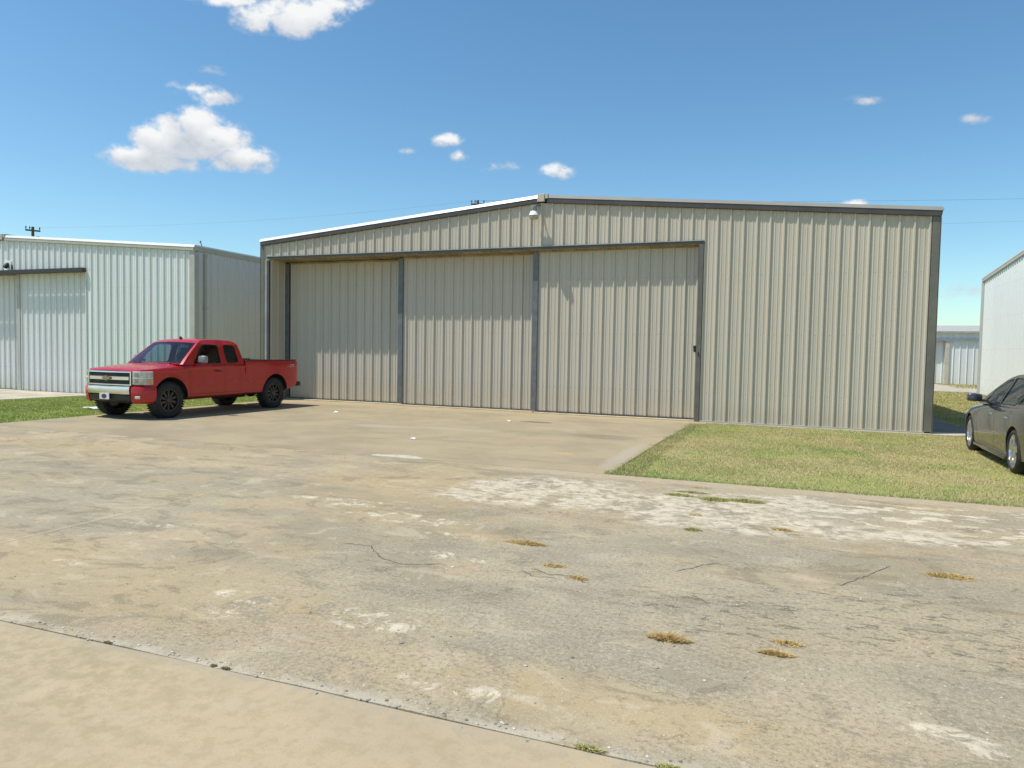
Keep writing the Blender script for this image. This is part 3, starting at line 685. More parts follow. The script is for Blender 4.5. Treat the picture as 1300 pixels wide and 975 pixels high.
M_seat = simple('dark_cloth', (.05, .048, .045), .9)

def loft_body(rows, mat, dark, parent, name='body', n=3, cutters=(), smooth=38, extra=None):
    """rows: (y, [(x,z)...] half section from bottom centre side up to top centre)"""
    arr = [np.array([[y] + [c for p in sec for c in p]], float)[0] for y, sec in rows]
    dense = catmull(arr, n); bm = B(); rings = []
    for r in dense:
        y = r[0]; pts = r[1:].reshape(-1, 2)
        ring = [bm.verts.new((p[0], y, p[1])) for p in pts] + [bm.verts.new((-p[0], y, p[1])) for p in pts[::-1] if p[0] > 1e-4]
        rings.append(ring)
    m = len(rings[0])
    for i in range(len(rings)-1):
        for k in range(m): bm.faces.new((rings[i][k], rings[i][(k+1)%m], rings[i+1][(k+1)%m], rings[i+1][k]))
    bm.faces.new(rings[0][::-1]); bm.faces.new(rings[-1])
    bmesh.ops.recalc_face_normals(bm, faces=bm.faces)
    me = bpy.data.meshes.new(name); bm.to_mesh(me); bm.free(); me.materials.append(mat); me.materials.append(dark)
    o = bpy.data.objects.new('tmp', me); C.objects.link(o)
    for kind, a in cutters:
        cb = B()
        if kind == 'cyl':
            y, z, r, x0, x1 = a
            lo = [cb.verts.new((x0, y+math.cos(2*math.pi*k/40)*r, z+math.sin(2*math.pi*k/40)*r)) for k in range(40)]
            hi = [cb.verts.new((x1, v.co.y, v.co.z)) for v in lo]
            cb.faces.new(lo); cb.faces.new(hi[::-1])
            for k in range(40): cb.faces.new((lo[k], lo[(k+1)%40], hi[(k+1)%40], hi[k]))
        else: box(cb, *a)
        bmesh.ops.recalc_face_normals(cb, faces=cb.faces)
        cm_ = bpy.data.meshes.new('c'); cb.to_mesh(cm_); cb.free(); cm_.materials.append(dark)
        co = bpy.data.objects.new('c', cm_); C.objects.link(co)
        md = o.modifiers.new('b', 'BOOLEAN'); md.operation = 'DIFFERENCE'; md.object = co; md.solver = 'EXACT'
        md.material_mode = 'TRANSFER'
        bpy.context.view_layer.update()
        nm = bpy.data.meshes.new_from_object(o.evaluated_get(bpy.context.evaluated_depsgraph_get()))
        o.modifiers.clear(); o.data = nm; bpy.data.objects.remove(co)
    me = o.data; bpy.data.objects.remove(o); me.name = name
    if extra:
        b2 = B(); b2.from_mesh(me); extra(b2); b2.to_mesh(me); b2.free()
    ids = [p.material_index for p in me.polygons]; slots = list(me.materials)
    di = [i for i, m_ in enumerate(slots) if m_ == dark]
    me.materials.clear(); me.materials.append(mat); me.materials.append(dark)
    for p, i in zip(me.polygons, ids): p.material_index = 1 if i in di else 0
    for p in me.polygons: p.use_smooth = True
    me.set_sharp_from_angle(angle=rad(smooth))
    ob = bpy.data.objects.new(name, me); C.objects.link(ob); ob.parent = parent
    return ob
def round_poly(pts, r, n=4):
    out = []; m = len(pts)
    for i in range(m):
        p = Vector(pts[i]); a = Vector(pts[i-1]); b = Vector(pts[(i+1)%m])
        da = (a-p); db = (b-p); rr = min(r, da.length*.45, db.length*.45)
        s0 = p+da.normalized()*rr; s1 = p+db.normalized()*rr
        for k in range(n+1):
            t = k/n; out.append(tuple(s0*(1-t)**2 + p*2*t*(1-t) + s1*t*t))
    return out
def filled(bm, outer, holes, mp):
    es = []
    for lp in [outer]+holes:
        vs = [bm.verts.new((p[0], p[1], 0)) for p in lp]
        es += [bm.edges.new((vs[i], vs[(i+1)%len(vs)])) for i in range(len(vs))]
    bmesh.ops.triangle_fill(bm, use_beauty=True, use_dissolve=False, edges=es, normal=(0,0,1))
    # cut long faces so that the sheet follows the curve
    for v in list(bm.verts): v.co = Vector(mp(v.co.x, v.co.y))
def greenhouse(parent, rail, X, belt, holes, ws, rg, body_mat, glass_ws, glass_side, fwd, crown, belt_y, glass_rear=None, ptrim=None, glass_front=None):
    """rail: list of (y,z) from A-pillar foot over the roof to the C-pillar foot; X(y,z) half width.
    ws/rg: index fractions of the rail where windshield / rear glass run; holes: side window polygons (y,z)"""
    R = catmull([np.array(p) for p in rail], 6); N = len(R)
    def P(i, f):     # f -1..1 across
        y, z = R[i]; t = i/(N-1); w_ = X(y, z)
        k = 1-f*f
        return (w_*f, y + (-fwd*k*max(0, 1-t*2.2)) + .10*k*max(0, (t-.72)/.28), z + crown*k*math.sin(math.pi*min(1, max(0, t)))**.6)
    fr = [-1, -.965, -.93, -.8, -.6, -.4, -.2, 0, .2, .4, .6, .8, .93, .965, 1]
    i0, i1 = int(ws[0]*(N-1)), int(ws[1]*(N-1)); j0, j1 = int(rg[0]*(N-1)), int(rg[1]*(N-1))
    def skin(i_a, i_b, f_a, f_b, off=0):
        bm_ = B(); fs = [f for f in fr if f_a-1e-6 <= f <= f_b+1e-6]
        grid(bm_, [[P(i, f) for f in fs] for i in range(i_a, i_b+1)]); return bm_
    bm = B()
    def add(i_a, i_b, f_a, f_b):
        fs = [f for f in fr if f_a-1e-6 <= f <= f_b+1e-6]
        if i_b > i_a: grid(bm, [[P(i, f) for f in fs] for i in range(i_a, i_b+1)])
    add(0, i0, -1, 1); add(i0, i1, -1, -.93); add(i0, i1, .93, 1); add(i1, j0, -1, 1); add(j0, j1, -1, -.93); add(j0, j1, .93, 1); add(j1, N-1, -1, 1)
    for sgn in (1, -1):
        b2 = B(); outer = [tuple(p) for p in R] + [(b, belt(b)) for b in belt_y[::-1]]
        filled(b2, outer, holes, lambda y, z: (sgn*X(y, z), y, z))
        me_ = bpy.data.meshes.new('t'); b2.to_mesh(me_); b2.free(); bm.from_mesh(me_); bpy.data.meshes.remove(me_)
    bmesh.ops.remove_doubles(bm, verts=bm.verts, dist=.002)
    bmesh.ops.recalc_face_normals(bm, faces=bm.faces)
    finish('cab_shell', bm, body_mat, parent, 35)
    for nm, a, b, mt in (('windshield', i0, i1, glass_ws), ('rear_window', j0, j1, glass_rear or glass_side)):
        bm_ = skin(a, b, -.93, .93); bmesh.ops.recalc_face_normals(bm_, faces=bm_.faces)
        for v in bm_.verts: v.co.z -= .004
        finish(nm, bm_, mt, parent, 60)
    for h in holes:
        for sgn in (1, -1):
            bm_ = B(); filled(bm_, h, [], lambda y, z: (sgn*(X(y, z)-.010), y, z)); finish('side_window', bm_, glass_front if (glass_front and h is holes[0]) else glass_side, parent)
            if ptrim:
                bm_ = B(); n_ = len(h); c_ = Vector((sum(p[0] for p in h)/n_, sum(p[1] for p in h)/n_))
                inn = [tuple(Vector(p)+(c_-Vector(p)).normalized()*.012) for p in h]; out = [tuple(Vector(p)-(c_-Vector(p)).normalized()*.012) for p in h]
                rows_ = [[(sgn*(X(*p)+.003), p[0], p[1]) for p in inn+[inn[0]]], [(sgn*(X(*p)+.004), p[0], p[1]) for p in out+[out[0]]]]
                grid(bm_, rows_); finish('window_seal', bm_, ptrim, parent)
def wheel(parent, x, y, r, wd, rim_r, side, style, rimm, hubm):
    """side: +1 outer face towards +x"""
    root = bpy.data.objects.new('wheel', None); C.objects.link(root); root.parent = parent; root.location = (x, y, r); root.empty_display_size = .1
    h = wd/2
    bm = B(); prof = [(rim_r, -h*.8), (rim_r+.02, -h), (r-.05, -h), (r-.015, -h*.8), (r, -h*.55), (r, h*.55), (r-.015, h*.8), (r-.05, h), (rim_r+.02, h), (rim_r, h*.8)]
    lathe(bm, prof, 'x', 44)
    if style == 'truck':     # tread blocks
        for k in range(44):
            a = 2*math.pi*k/44
            Mx = Matrix.Rotation(a, 4, 'X')
            for s_ in (-1, 1): box(bm, s_*h*.25-.001, s_*h*.92, -.018, .018, r-.012, r+.008, 0, Mx) if s_ > 0 else box(bm, -h*.92, -h*.25, -.018, .018, r-.012, r+.008, 0, Mx)
    finish('tyre', bm, M_tyre, root, 40)
    bm = B(); s = side
    lathe(bm, [(rim_r, -h*.8), (rim_r-.012, -h*.7), (rim_r-.03, 0), (rim_r-.03, 0)], 'x', 44)
    lathe(bm, [(rim_r+.004, s*h*.80), (rim_r+.004, s*h*.86), (rim_r-.018, s*h*.84), (rim_r-.03, s*h*.5), (rim_r-.035, s*0), (.02, s*h*.0)], 'x', 44)
    ns = {'truck': 10, 'sedan': 5}[style]
    for k in range(ns):
        a = 2*math.pi*k/ns
        for da in ((-.13, .13) if style == 'sedan' else (-.09, .09)):
            Mx = Matrix.Rotation(a+da*(1 if style == 'sedan' else 1), 4, 'X')
            wsp = .024 if style == 'sedan' else .012
            pts = [(-wsp*1.2, .05), (wsp*1.2, .05), (wsp, rim_r-.01), (-wsp, rim_r-.01)]
            x0, x1 = s*h*.25, s*h*(.78 if style == 'sedan' else .62)
            lo = [bm.verts.new(Mx @ Vector((x0, p[0], p[1]))) for p in pts]; hi = [bm.verts.new(Mx @ Vector((x1 if p[1] < .1 else x1+s*.008, p[0], p[1]))) for p in pts]
            bm.faces.new(lo); bm.faces.new(hi[::-1])
            for i in range(4): bm.faces.new((lo[i], lo[(i+1)%4], hi[(i+1)%4], hi[i]))
    lathe(bm, [(.075, s*h*.2), (.075, s*h*.70), (.06, s*h*.80), (.001, s*h*.82)], 'x', 20)
    finish('rim', bm, rimm, root, 35)
    bm = B(); lathe(bm, [(rim_r-.05, s*h*.05), (rim_r-.05, s*h*.12), (.02, s*h*.12)], 'x', 30); finish('brake_disc', bm, hubm, root, 35)
    return root
from mathutils.bvhtree import BVHTree
def seam(parent, body, sgn, lines, w_=.0035, mat=None):
    tree = BVHTree.FromPolygons([v.co for v in body.data.vertices], [p.vertices for p in body.data.polygons])
    bm = B()
    for ln in lines:
        P_ = []
        for i in range(len(ln)-1):
            a, b = Vector(ln[i]), Vector(ln[i+1]); n = max(2, int((b-a).length/.04))
            P_ += [a.lerp(b, k/n) for k in range(n)]
        P_.append(Vector(ln[-1])); rows_ = []
        for i, p in enumerate(P_):
            d = (P_[min(i+1, len(P_)-1)]-P_[max(i-1, 0)]).normalized(); n_ = Vector((-d.y, d.x)); row = []
            for k in (-1, 1):
                q = p+n_*w_*k; h = tree.ray_cast(Vector((sgn*2, q.x, q.y)), Vector((-sgn, 0, 0)))
                if h[0] is None: row = []; break
                row.append((h[0].x+sgn*.0016, q.x, q.y))
            if row and abs(row[0][0]) > .75: rows_.append(row)
        if len(rows_) > 1: grid(bm, rows_)
    return finish('door_seam', bm, mat or M_under, parent)
def mirror_part(parent, sgn, x, y, z, mat, dark, wd=.22, ht=.20, dp=.10):
    bm = B(); secs = []
    for t, k in ((0, .62), (.06, .85), (.5, 1.0), (.92, .9), (1, .7)):
        xx = x + t*wd
        sq = lambda t_: math.copysign(abs(t_)**.45, t_)
        secs.append([(sgn*xx, y + sq(math.cos(a))*dp*k*.5, z + sq(math.sin(a))*ht*k*.5) for a in [2*math.pi*i/20 for i in range(21)]])
    grid(bm, secs); bmesh.ops.remove_doubles(bm, verts=bm.verts, dist=.0004); bmesh.ops.holes_fill(bm, edges=bm.edges, sides=20)
    o = finish('mirror', bm, mat, parent, 50)
    bm = B(); box(bm, *(sorted((sgn*(x-.10), sgn*(x+.05)))), y-.03, y+.03, z-.07, z-.03, .01); finish('mirror_arm', bm, dark, o)
    return o

# ---- red pickup (real size, nose towards -y)
TR = empty('pickup_truck', 'red extended cab pickup truck with black wheels parked before the hangar', 'pickup truck', (1.33, -5.86, 0), rad(-.4)); TR.scale = (.925, .951, .938)
M_red = paint('red_paint', (.48, .003, .005), .24, coat=.45, dust=.06)
M_wsg = tint('windshield_glass', 1.0, (.88, .97, .95)); M_tg = tint('tinted_glass', .16); M_fg = tint('front_side_glass', .55); 
def tsec(w_, zb, zs, zc, tuck=.0):
    return [(0, zb), (w_-.10, zb), (w_-.015-tuck, zb+.05), (w_, zb+.16), (w_+.012, (zb+zs)/2+.05), (w_-.020, zs-.17), (w_-.004, zs-.07), (w_-.05, zs-.008), (w_-.16, zs+.004), (w_*.62, zc-.012), (w_*.3, zc), (0, zc+.004)]
rows = [(-.765, tsec(.66, .80, 1.155, 1.165)), (-.745, tsec(.78, .79, 1.165, 1.18)), (-.69, tsec(.88, .78, 1.18, 1.205)), (-.60, tsec(.945, .72, 1.195, 1.225)), (-.40, tsec(.975, .50, 1.21, 1.26)),
        (.05, tsec(.985, .45, 1.235, 1.30)), (.45, tsec(.985, .44, 1.27, 1.34)), (.70, tsec(.985, .44, 1.295, 1.34)), (1.2, tsec(.985, .44, 1.30, 1.30)), (2.0, tsec(.985, .44, 1.30, 1.30)), (2.58, tsec(.985, .45, 1.305, 1.305)), (2.60, tsec(.97, .47, 1.30, 1.30))]
BODY_T = loft_body(rows, M_red, M_under, TR, n=4, cutters=[('cyl', (.06, .47, .53, .55, 1.3)), ('cyl', (.06, .47, .53, -1.3, -.55)), ('box', (-.88, .88, .9, 2.5, 1.0, 1.6))])
def bsec(w_, zb, zt):
    return [(0, zb), (w_-.10, zb), (w_-.02, zb+.04), (w_-.005, zb+.16), (w_+.012, .95), (w_+.006, 1.2), (w_-.01, zt-.05), (w_-.03, zt-.005), (w_-.10, zt), (w_*.6, zt), (.3, zt), (0, zt)]
rows = [(2.635, bsec(.965, .47, 1.385)), (2.65, bsec(.982, .46, 1.39)), (3.4, bsec(.988, .455, 1.39)), (4.2, bsec(.988, .48, 1.39)), (4.6, bsec(.98, .56, 1.39)), (4.78, bsec(.955, .60, 1.385)), (4.80, bsec(.93, .64, 1.37))]
bed = loft_body(rows, M_red, M_plastic, TR, 'bed', n=3, cutters=[('cyl', (3.80, .47, .53, .60, 1.3)), ('cyl', (3.80, .47, .53, -1.3, -.60)), ('box', (-.84, .84, 2.72, 4.72, 1.06, 1.6))])
bm = B()
for s_ in (-1, 1): box(bm, *sorted((s_*.84, s_*.975)), 2.66, 4.76, 1.388, 1.412, .006)
box(bm, -.84, .84, 2.66, 2.73, 1.388, 1.412, .006); finish('bed_rail_cap', bm, M_plastic, bed)
bm = B(); box(bm, -.8, -.1, 2.85, 3.3, 1.065, 1.415, .02); finish('bed_cargo', bm, simple('grey_bin', (.25,.25,.25), .6), bed)
Xt = lambda y, z: .955 + (.765-.955)*max(0, (z-1.29)/(1.87-1.29)) - .10*max(0, z-1.84)/.10*.6
rail = [(.44, 1.30), (.66, 1.50), (.98, 1.76), (1.13, 1.865), (1.32, 1.925), (1.8, 1.94), (2.25, 1.925), (2.42, 1.87), (2.50, 1.7), (2.57, 1.30)]
fd = round_poly([(.80, 1.325), (1.72, 1.325), (1.72, 1.80), (1.30, 1.815), (1.17, 1.78)], .07)
rd = round_poly([(1.93, 1.335), (2.36, 1.335), (2.31, 1.80), (1.93, 1.815)], .09)
greenhouse(TR, rail, Xt, lambda y: 1.285, [fd, rd], (.0, .30), (.83, .96), M_red, M_wsg, M_tg, .20, .035, [2.5, 1.8, 1.2, .6][::-1], ptrim=M_plastic, glass_front=M_fg)
# cabin
bm = B()
for s_ in (-.42, .42):
    bm = B(); box(bm, s_-.25, s_+.25, 1.35, 1.75, 1.02, 1.15, .04); box(bm, s_-.25, s_+.25, 1.72, 1.86, 1.05, 1.58, .05); box(bm, s_-.13, s_+.13, 1.75, 1.84, 1.57, 1.72, .03); finish('seat', bm, M_seat, TR, 40)
bm = B(); box(bm, -.8, .8, 2.22, 2.36, 1.0, 1.50, .04); finish('rear_seat', bm, M_seat, TR, 40)
bm = B(); box(bm, -.86, .86, .62, .95, 1.20, 1.315, .03); finish('dashboard', bm, simple('dash_grey', (.16,.15,.13), .8), TR)
bm = B(); tor = [(.42+math.cos(a)*.19, 1.12+math.sin(a)*.05, 1.33+math.sin(a)*.17) for a in [2*math.pi*k/20 for k in range(21)]]; tube(bm, tor, .016, 6); tube(bm, [(.42, 1.12, 1.33), (.42, .95, 1.24)], .03, 6); finish('steering_wheel', bm, M_plastic, TR, 40)
# plan curve of the nose; wrap pieces follow it
nose = catmull([np.array(p) for p in ((0, -.87), (.35, -.86), (.64, -.825), (.84, -.765), (.955, -.68), (.995, -.56), (1.003, -.40), (1.004, -.30))], 8)
def wrap_piece(name, parent, x0, x1, zpr, off0, mat, sgn=1, ymax=None, th=.02, smooth=40):
    """zpr: list of (z, outward offset); follows the nose between half widths x0..x1 (or y up to ymax)"""
    pts = [p for p in nose if x0-1e-6 <= p[0] <= x1+1e-6 and (ymax is None or p[1] <= ymax)]
    def nrm(p):
        i = min(range(len(nose)), key=lambda k: abs(nose[k][0]-p[0])+abs(nose[k][1]-p[1])); a = nose[max(i-1, 0)]; b = nose[min(i+1, len(nose)-1)]
        d = (b-a); d = d/np.linalg.norm(d); return np.array([d[1]*-1*-1, -d[0]])
    P_ = []
    for p in pts:
        n_ = nrm(p); n_ = np.array([abs(n_[0]), -abs(n_[1])]); P_.append((p, n_))
    if x0 == 0: P_ = [(np.array([-p[0], p[1]]), np.array([-n_[0], n_[1]])) for p, n_ in P_[::-1] if p[0] > 1e-4] + P_
    bm = B(); prof = [(z, off0+o) for z, o in zpr] + [(zpr[-1][0], off0-th), (zpr[0][0], off0-th)]
    rows_ = [[(sgn*(p[0]+n_[0]*o), p[1]+n_[1]*o, z) for z, o in prof+[prof[0]]] for p, n_ in P_]
    vs = grid(bm, rows_)
    bmesh.ops.remove_doubles(bm, verts=bm.verts, dist=.0003); bmesh.ops.holes_fill(bm, edges=[e for e in bm.edges if e.is_boundary], sides=40)
    return finish(name, bm, mat, parent, smooth)
BP = bpy.data.objects.new('front_bumper', None); C.objects.link(BP); BP.parent = TR; BP.empty_display_size = .1
wrap_piece('chrome_bar', BP, 0, .68, [(.585, -.02), (.61, .035), (.70, .05), (.775, .04), (.80, .0)], .0, M_chrome, th=.06)
wrap_piece('lower_valance', BP, 0, .68, [(.43, -.05), (.46, .0), (.582, .015)], -.01, M_plastic, th=.08)
for s_ in (1, -1):
    wrap_piece('bumper_cap', BP, .69, 1.01, [(.385, -.06), (.43, .0), (.60, .028), (.74, .028), (.795, -.005)], .0, M_red, s_, -.40, th=.05)
    wrap_piece('fog_light', BP, .78, .90, [(.50, .0), (.515, .02), (.555, .02), (.57, .0)], .022, simple('fog_glass', (.62,.60,.52), .2, spec=.9), s_)
bm = B(); box(bm, -.20, .12, -.940, -.925, .475, .625, .006); finish('licence_plate', bm, simple('plate_white', (.60,.60,.60), .5), BP)
bm = B(); lathe(bm, [(.001, 0), (.055, 0)], 'y', 20, Matrix.Translation((-.04, -.942, .55)) @ Matrix.Scale(1.5, 4, (1,0,0))); finish('plate_smudge', bm, simple('plate_dark', (.05,.05,.055), .7, var=.5, scale=20), BP)
# grille
gr = wrap_piece('grille', TR, 0, .70, [(.81, 0), (1.145, .0)], -.045, M_black, th=.03)
wrap_piece('grille_frame', gr, 0, .70, [(.805, -.01), (.815, .015), (.84, .015), (.85, -.01)], .0, M_chrome, th=.05)
wrap_piece('grille_frame', gr, 0, .70, [(1.105, -.01), (1.115, .012), (1.135, .010), (1.145, -.015)], .0, M_chrome, th=.05)
wrap_piece('grille_bar', gr, 0, .66, [(.932, -.01), (.942, .018), (1.015, .018), (1.03, -.01)], .0, M_chrome, th=.05)
for s_ in (1, -1): wrap_piece('grille_frame', gr, .645, .705, [(.806, -.01), (.82, .012), (1.13, .010), (1.144, -.012)], .004, M_chrome, s_, th=.05)
bm = B(); bt = [(-.115, -.028), (-.05, -.030), (-.05, -.055), (.05, -.055), (.05, -.030), (.125, -.030), (.105, .030), (.04, .030), (.04, .055), (-.06, .055), (-.06, .030), (-.135, .030)]
prism(bm, [(p[0], p[1]+.98) for p in bt], 'y', -.920, -.893); finish('emblem', bm, simple('gold_emblem', (.30,.235,.10), .35, .4), gr)
for s_ in (1, -1):
    hl = wrap_piece('headlight', TR, .71, 1.01, [(.83, -.012), (.845, .004), (1.135, .0), (1.15, -.02)], .002, simple('headlight_lens', (.50,.50,.45), .12, .2, spec=1.0, var=.25, scale=9), s_, -.47)
    wrap_piece('turn_signal', hl, .985, 1.01, [(.86, 0), (.95, 0)], .009, simple('amber_lens', (.75,.30,.10), .25), s_, -.52)
    wrap_piece('lens_divider', hl, .71, 1.01, [(.985, 0), (1.0, 0)], .0075, simple('lens_line', (.75,.75,.70), .3), s_, -.49)
    wrap_piece('lens_shade', hl, .76, .86, [(1.02, 0), (1.11, 0)], .007, simple('lens_bowl', (.30,.31,.30), .15, .5), s_)
    wrap_piece('lens_shade', hl, .76, .86, [(.865, 0), (.965, 0)], .007, MATS['lens_bowl'], s_)
    # mirrors, handles
    mirror_part(TR, s_, 1.0, .93, 1.43, simple('mirror_grey', (.22,.225,.24), .35, coat=.3), M_plastic, .24, .20, .13)
    bm = B(); xx = 1.0
    box(bm, *sorted((s_*.99, s_*1.02)), 1.50, 1.68, 1.105, 1.14, .012); finish('door_handle', bm, M_plastic, TR, 40)
    seam(TR, BODY_T, s_, [[(-.2, .60), (.5, .60)], [(.70, .72), (2.5, .72)]], w_=.006, mat=M_red)
    seam(TR, BODY_T, s_, [[(.66, .52), (.66, 1.27)], [(1.82, .56), (1.82, 1.27)], [(2.40, .56), (2.40, 1.27)], [(.66, .55), (2.40, .55)], [(.66, 1.27), (.60, 1.20), (-.3, 1.17)]])
    bm = B(); box(bm, *sorted((s_*.80, s_*.955)), 4.70, 4.812, .95, 1.33, .01); finish('tail_light', bm, simple('red_lens', (.45,.02,.02), .2), TR)
    bm = B(); tube(bm, [(s_*.28, .28, 1.335), (s_*.62, .36, 1.335)], .012, 6); tube(bm, [(s_*.62, .36, 1.335), (s_*.55, .50, 1.38)], .012, 6); finish('wiper', bm, M_plastic, TR)
bm = B(); box(bm, -.93, .93, 4.79, 4.84, .68, 1.36, .02); finish('tailgate', bm, M_red, TR)
bm = B(); box(bm, -.95, .95, 4.84, 4.99, .60, .74, .03); box(bm, -.3, .3, 4.80, 4.92, .52, .60, .02); finish('rear_bumper', bm, M_plastic, TR)
bm = B(); prism(bm, [(-.03+1.25, 1.955), (.07+1.25, 1.955), (.03+1.25, 2.015), (.0+1.25, 2.015)], 'x', -.02, .02); finish('roof_fin', bm, M_black, TR)
bm = B()
tube(bm, [(.55, .4, .42), (.62, 4.4, .48)], .05, 6); tube(bm, [(-.55, .4, .42), (-.62, 4.4, .48)], .05, 6); tube(bm, [(-.75, 3.75, .45), (.75, 3.75, .45)], .06, 8); lathe(bm, [(.001,-.16),(.12,-.1),(.16,0),(.12,.1),(.001,.16)], 'y', 14, Matrix.Translation((.1, 3.75, .45)))
tube(bm, [(-.7, .02, .44), (.7, .02, .44)], .05, 8); box(bm, -.5, .5, -.7, .6, .38, .6, .05); box(bm, .2, .5, 2.1, 3.1, .34, .44, .03)
finish('chassis', bm, M_under, TR, 50)
M_brim = simple('black_rim', (.03, .03, .032), .3, .4, coat=.5)
for x_, y_ in ((.87, 0), (-.87, 0), (.87, 3.72), (-.87, 3.72)):
    wheel(TR, x_, y_, .44, .30, .27, 1 if x_ > 0 else -1, 'truck', M_brim, M_under)
# small side decal
def text_mesh(name, body, size, mat, parent, M, ext=.001):
    cu = bpy.data.curves.new('t', 'FONT'); cu.body = body; cu.size = size; cu.extrude = ext; cu.align_x = 'CENTER'
    o = bpy.data.objects.new('t', cu); C.objects.link(o); bpy.context.view_layer.update()
    me = bpy.data.meshes.new_from_object(o.evaluated_get(bpy.context.evaluated_depsgraph_get())); bpy.data.objects.remove(o)
    me.transform(M); return link(name, me, mat, parent)
Mt = Matrix.Translation((.999, 4.52, 1.185)) @ Matrix.Rotation(rad(90), 4, 'Z') @ Matrix.Rotation(rad(90), 4, 'X')
text_mesh('side_decal', 'Z71', .12, simple('decal_white', (.7,.7,.68), .4), bed, Mt)
bm = B(); prism(bm, [(4.28, 1.19), (4.40, 1.21), (4.40, 1.26), (4.34, 1.23)], 'x', .996, 1.0015); finish('side_decal', bm, simple('decal_orange', (.6,.16,.03), .4), bed)

# ---- dark sedan (nose towards +y, so the root turns by 180 degrees)
SD = empty('sedan', 'dark grey sedan with silver wheels on the grass at the right edge', 'car', (19.50, -2.84, -.02), math.pi+rad(-.9))
M_tau = paint('graphite_paint', (.028, .027, .027), .18, .1, dust=.12, zd=(.1, .5))
M_sg = tint('cabin_glass', 1.0, (.88, .95, .91)); M_silver = simple('silver_rim', (.62, .63, .66), .22, .9, var=.05, scale=20)
def ssec(w_, zb, zs, zc, bulge=.0):
    return [(0, zb), (w_-.12, zb), (w_-.03, zb+.03), (w_-.012, zb+.14), (w_+.006+bulge, (zb+zs)/2+.02), (w_+.002, zs-.13), (w_-.02, zs-.05), (w_-.07, zs+.0), (w_-.16, zs+.018), (w_*.62, (zs+zc)/2+.018), (w_*.3, zc), (0, zc+.004)]
rows = [(-.98, ssec(.50, .30, .58, .62)), (-.95, ssec(.62, .26, .62, .665)), (-.85, ssec(.76, .21, .665, .72)), (-.62, ssec(.85, .19, .735, .80)), (-.30, ssec(.88, .18, .80, .87)), (.1, ssec(.893, .17, .855, .925)),
        (.55, ssec(.893, .16, .90, .955)), (.9, ssec(.893, .155, .925, .96)), (1.5, ssec(.893, .155, .945, .95)), (2.2, ssec(.893, .16, .965, .965)), (2.8, ssec(.893, .17, .985, .985)), (3.15, ssec(.885, .19, .995, 1.035)),
        (3.5, ssec(.86, .24, .99, 1.05)), (3.72, ssec(.82, .30, .95, 1.035)), (3.82, ssec(.76, .36, .88, .93)), (3.85, ssec(.70, .42, .82, .85))]
BODY_S = loft_body(rows, M_tau, M_under, SD, n=4, cutters=[('cyl', (.0, .335, .375, .58, 1.2)), ('cyl', (.0, .335, .375, -1.2, -.58)), ('cyl', (2.85, .335, .375, .58, 1.2)), ('cyl', (2.85, .335, .375, -1.2, -.58)), ('box', (-.78, .78, 1.0, 2.75, .6, 1.3))], smooth=32)
Xs = lambda y, z: .850 + (.590-.850)*max(0, (z-.93)/(1.45-.93))**1.12 - max(0, (y-2.4))*.03*max(0, (z-.93)/(1.42-.93))
rail = [(.50, .925), (.85, 1.12), (1.18, 1.285), (1.45, 1.39), (1.78, 1.455), (2.15, 1.47), (2.55, 1.44), (2.90, 1.345), (3.15, 1.21), (3.42, 1.02)]
w1 = round_poly([(.80, .965), (1.72, .985), (1.70, 1.395), (1.42, 1.345), (1.08, 1.19)], .03)
w2_ = round_poly([(1.80, .99), (2.58, 1.01), (2.66, 1.06), (2.72, 1.27), (2.62, 1.34), (2.3, 1.405), (1.80, 1.41)], .03)
w3_ = round_poly([(2.70, 1.03), (3.02, 1.06), (2.82, 1.21)], .03)
greenhouse(SD, rail, Xs, lambda y: .92+(y-.5)*.022, [w1, w2_, w3_], (.0, .38), (.70, .95), M_tau, M_sg, M_sg, .17, .035, [3.3, 2.4, 1.5, .6][::-1], ptrim=M_plastic)
bm = B()
for s_ in (-.37, .37):
    bm = B(); box(bm, s_-.24, s_+.24, 1.35, 1.87, .62, .78, .04); box(bm, s_-.24, s_+.24, 1.85, 2.0, .68, 1.18, .05); box(bm, s_-.12, s_+.12, 1.92, 2.0, 1.16, 1.30, .03); finish('seat', bm, simple('sedan_seat', (.34,.32,.27), .9), SD, 40)
bm = B(); box(bm, -.62, .62, 2.65, 2.85, .7, 1.12, .05); finish('rear_seat', bm, MATS['sedan_seat'], SD, 40)
bm = B(); box(bm, -.74, .74, .62, 1.02, .80, .965, .03); finish('dashboard', bm, MATS['sedan_seat'], SD)
bm = B(); tube(bm, [(.37+math.cos(a)*.18, 1.2+math.sin(a)*.06, .95+math.sin(a)*.16) for a in [2*math.pi*k/20 for k in range(21)]], .015, 6); tube(bm, [(.37, 1.2, .95), (.37, 1.0, .88)], .02, 6); finish('steering_wheel', bm, M_plastic, SD, 40)
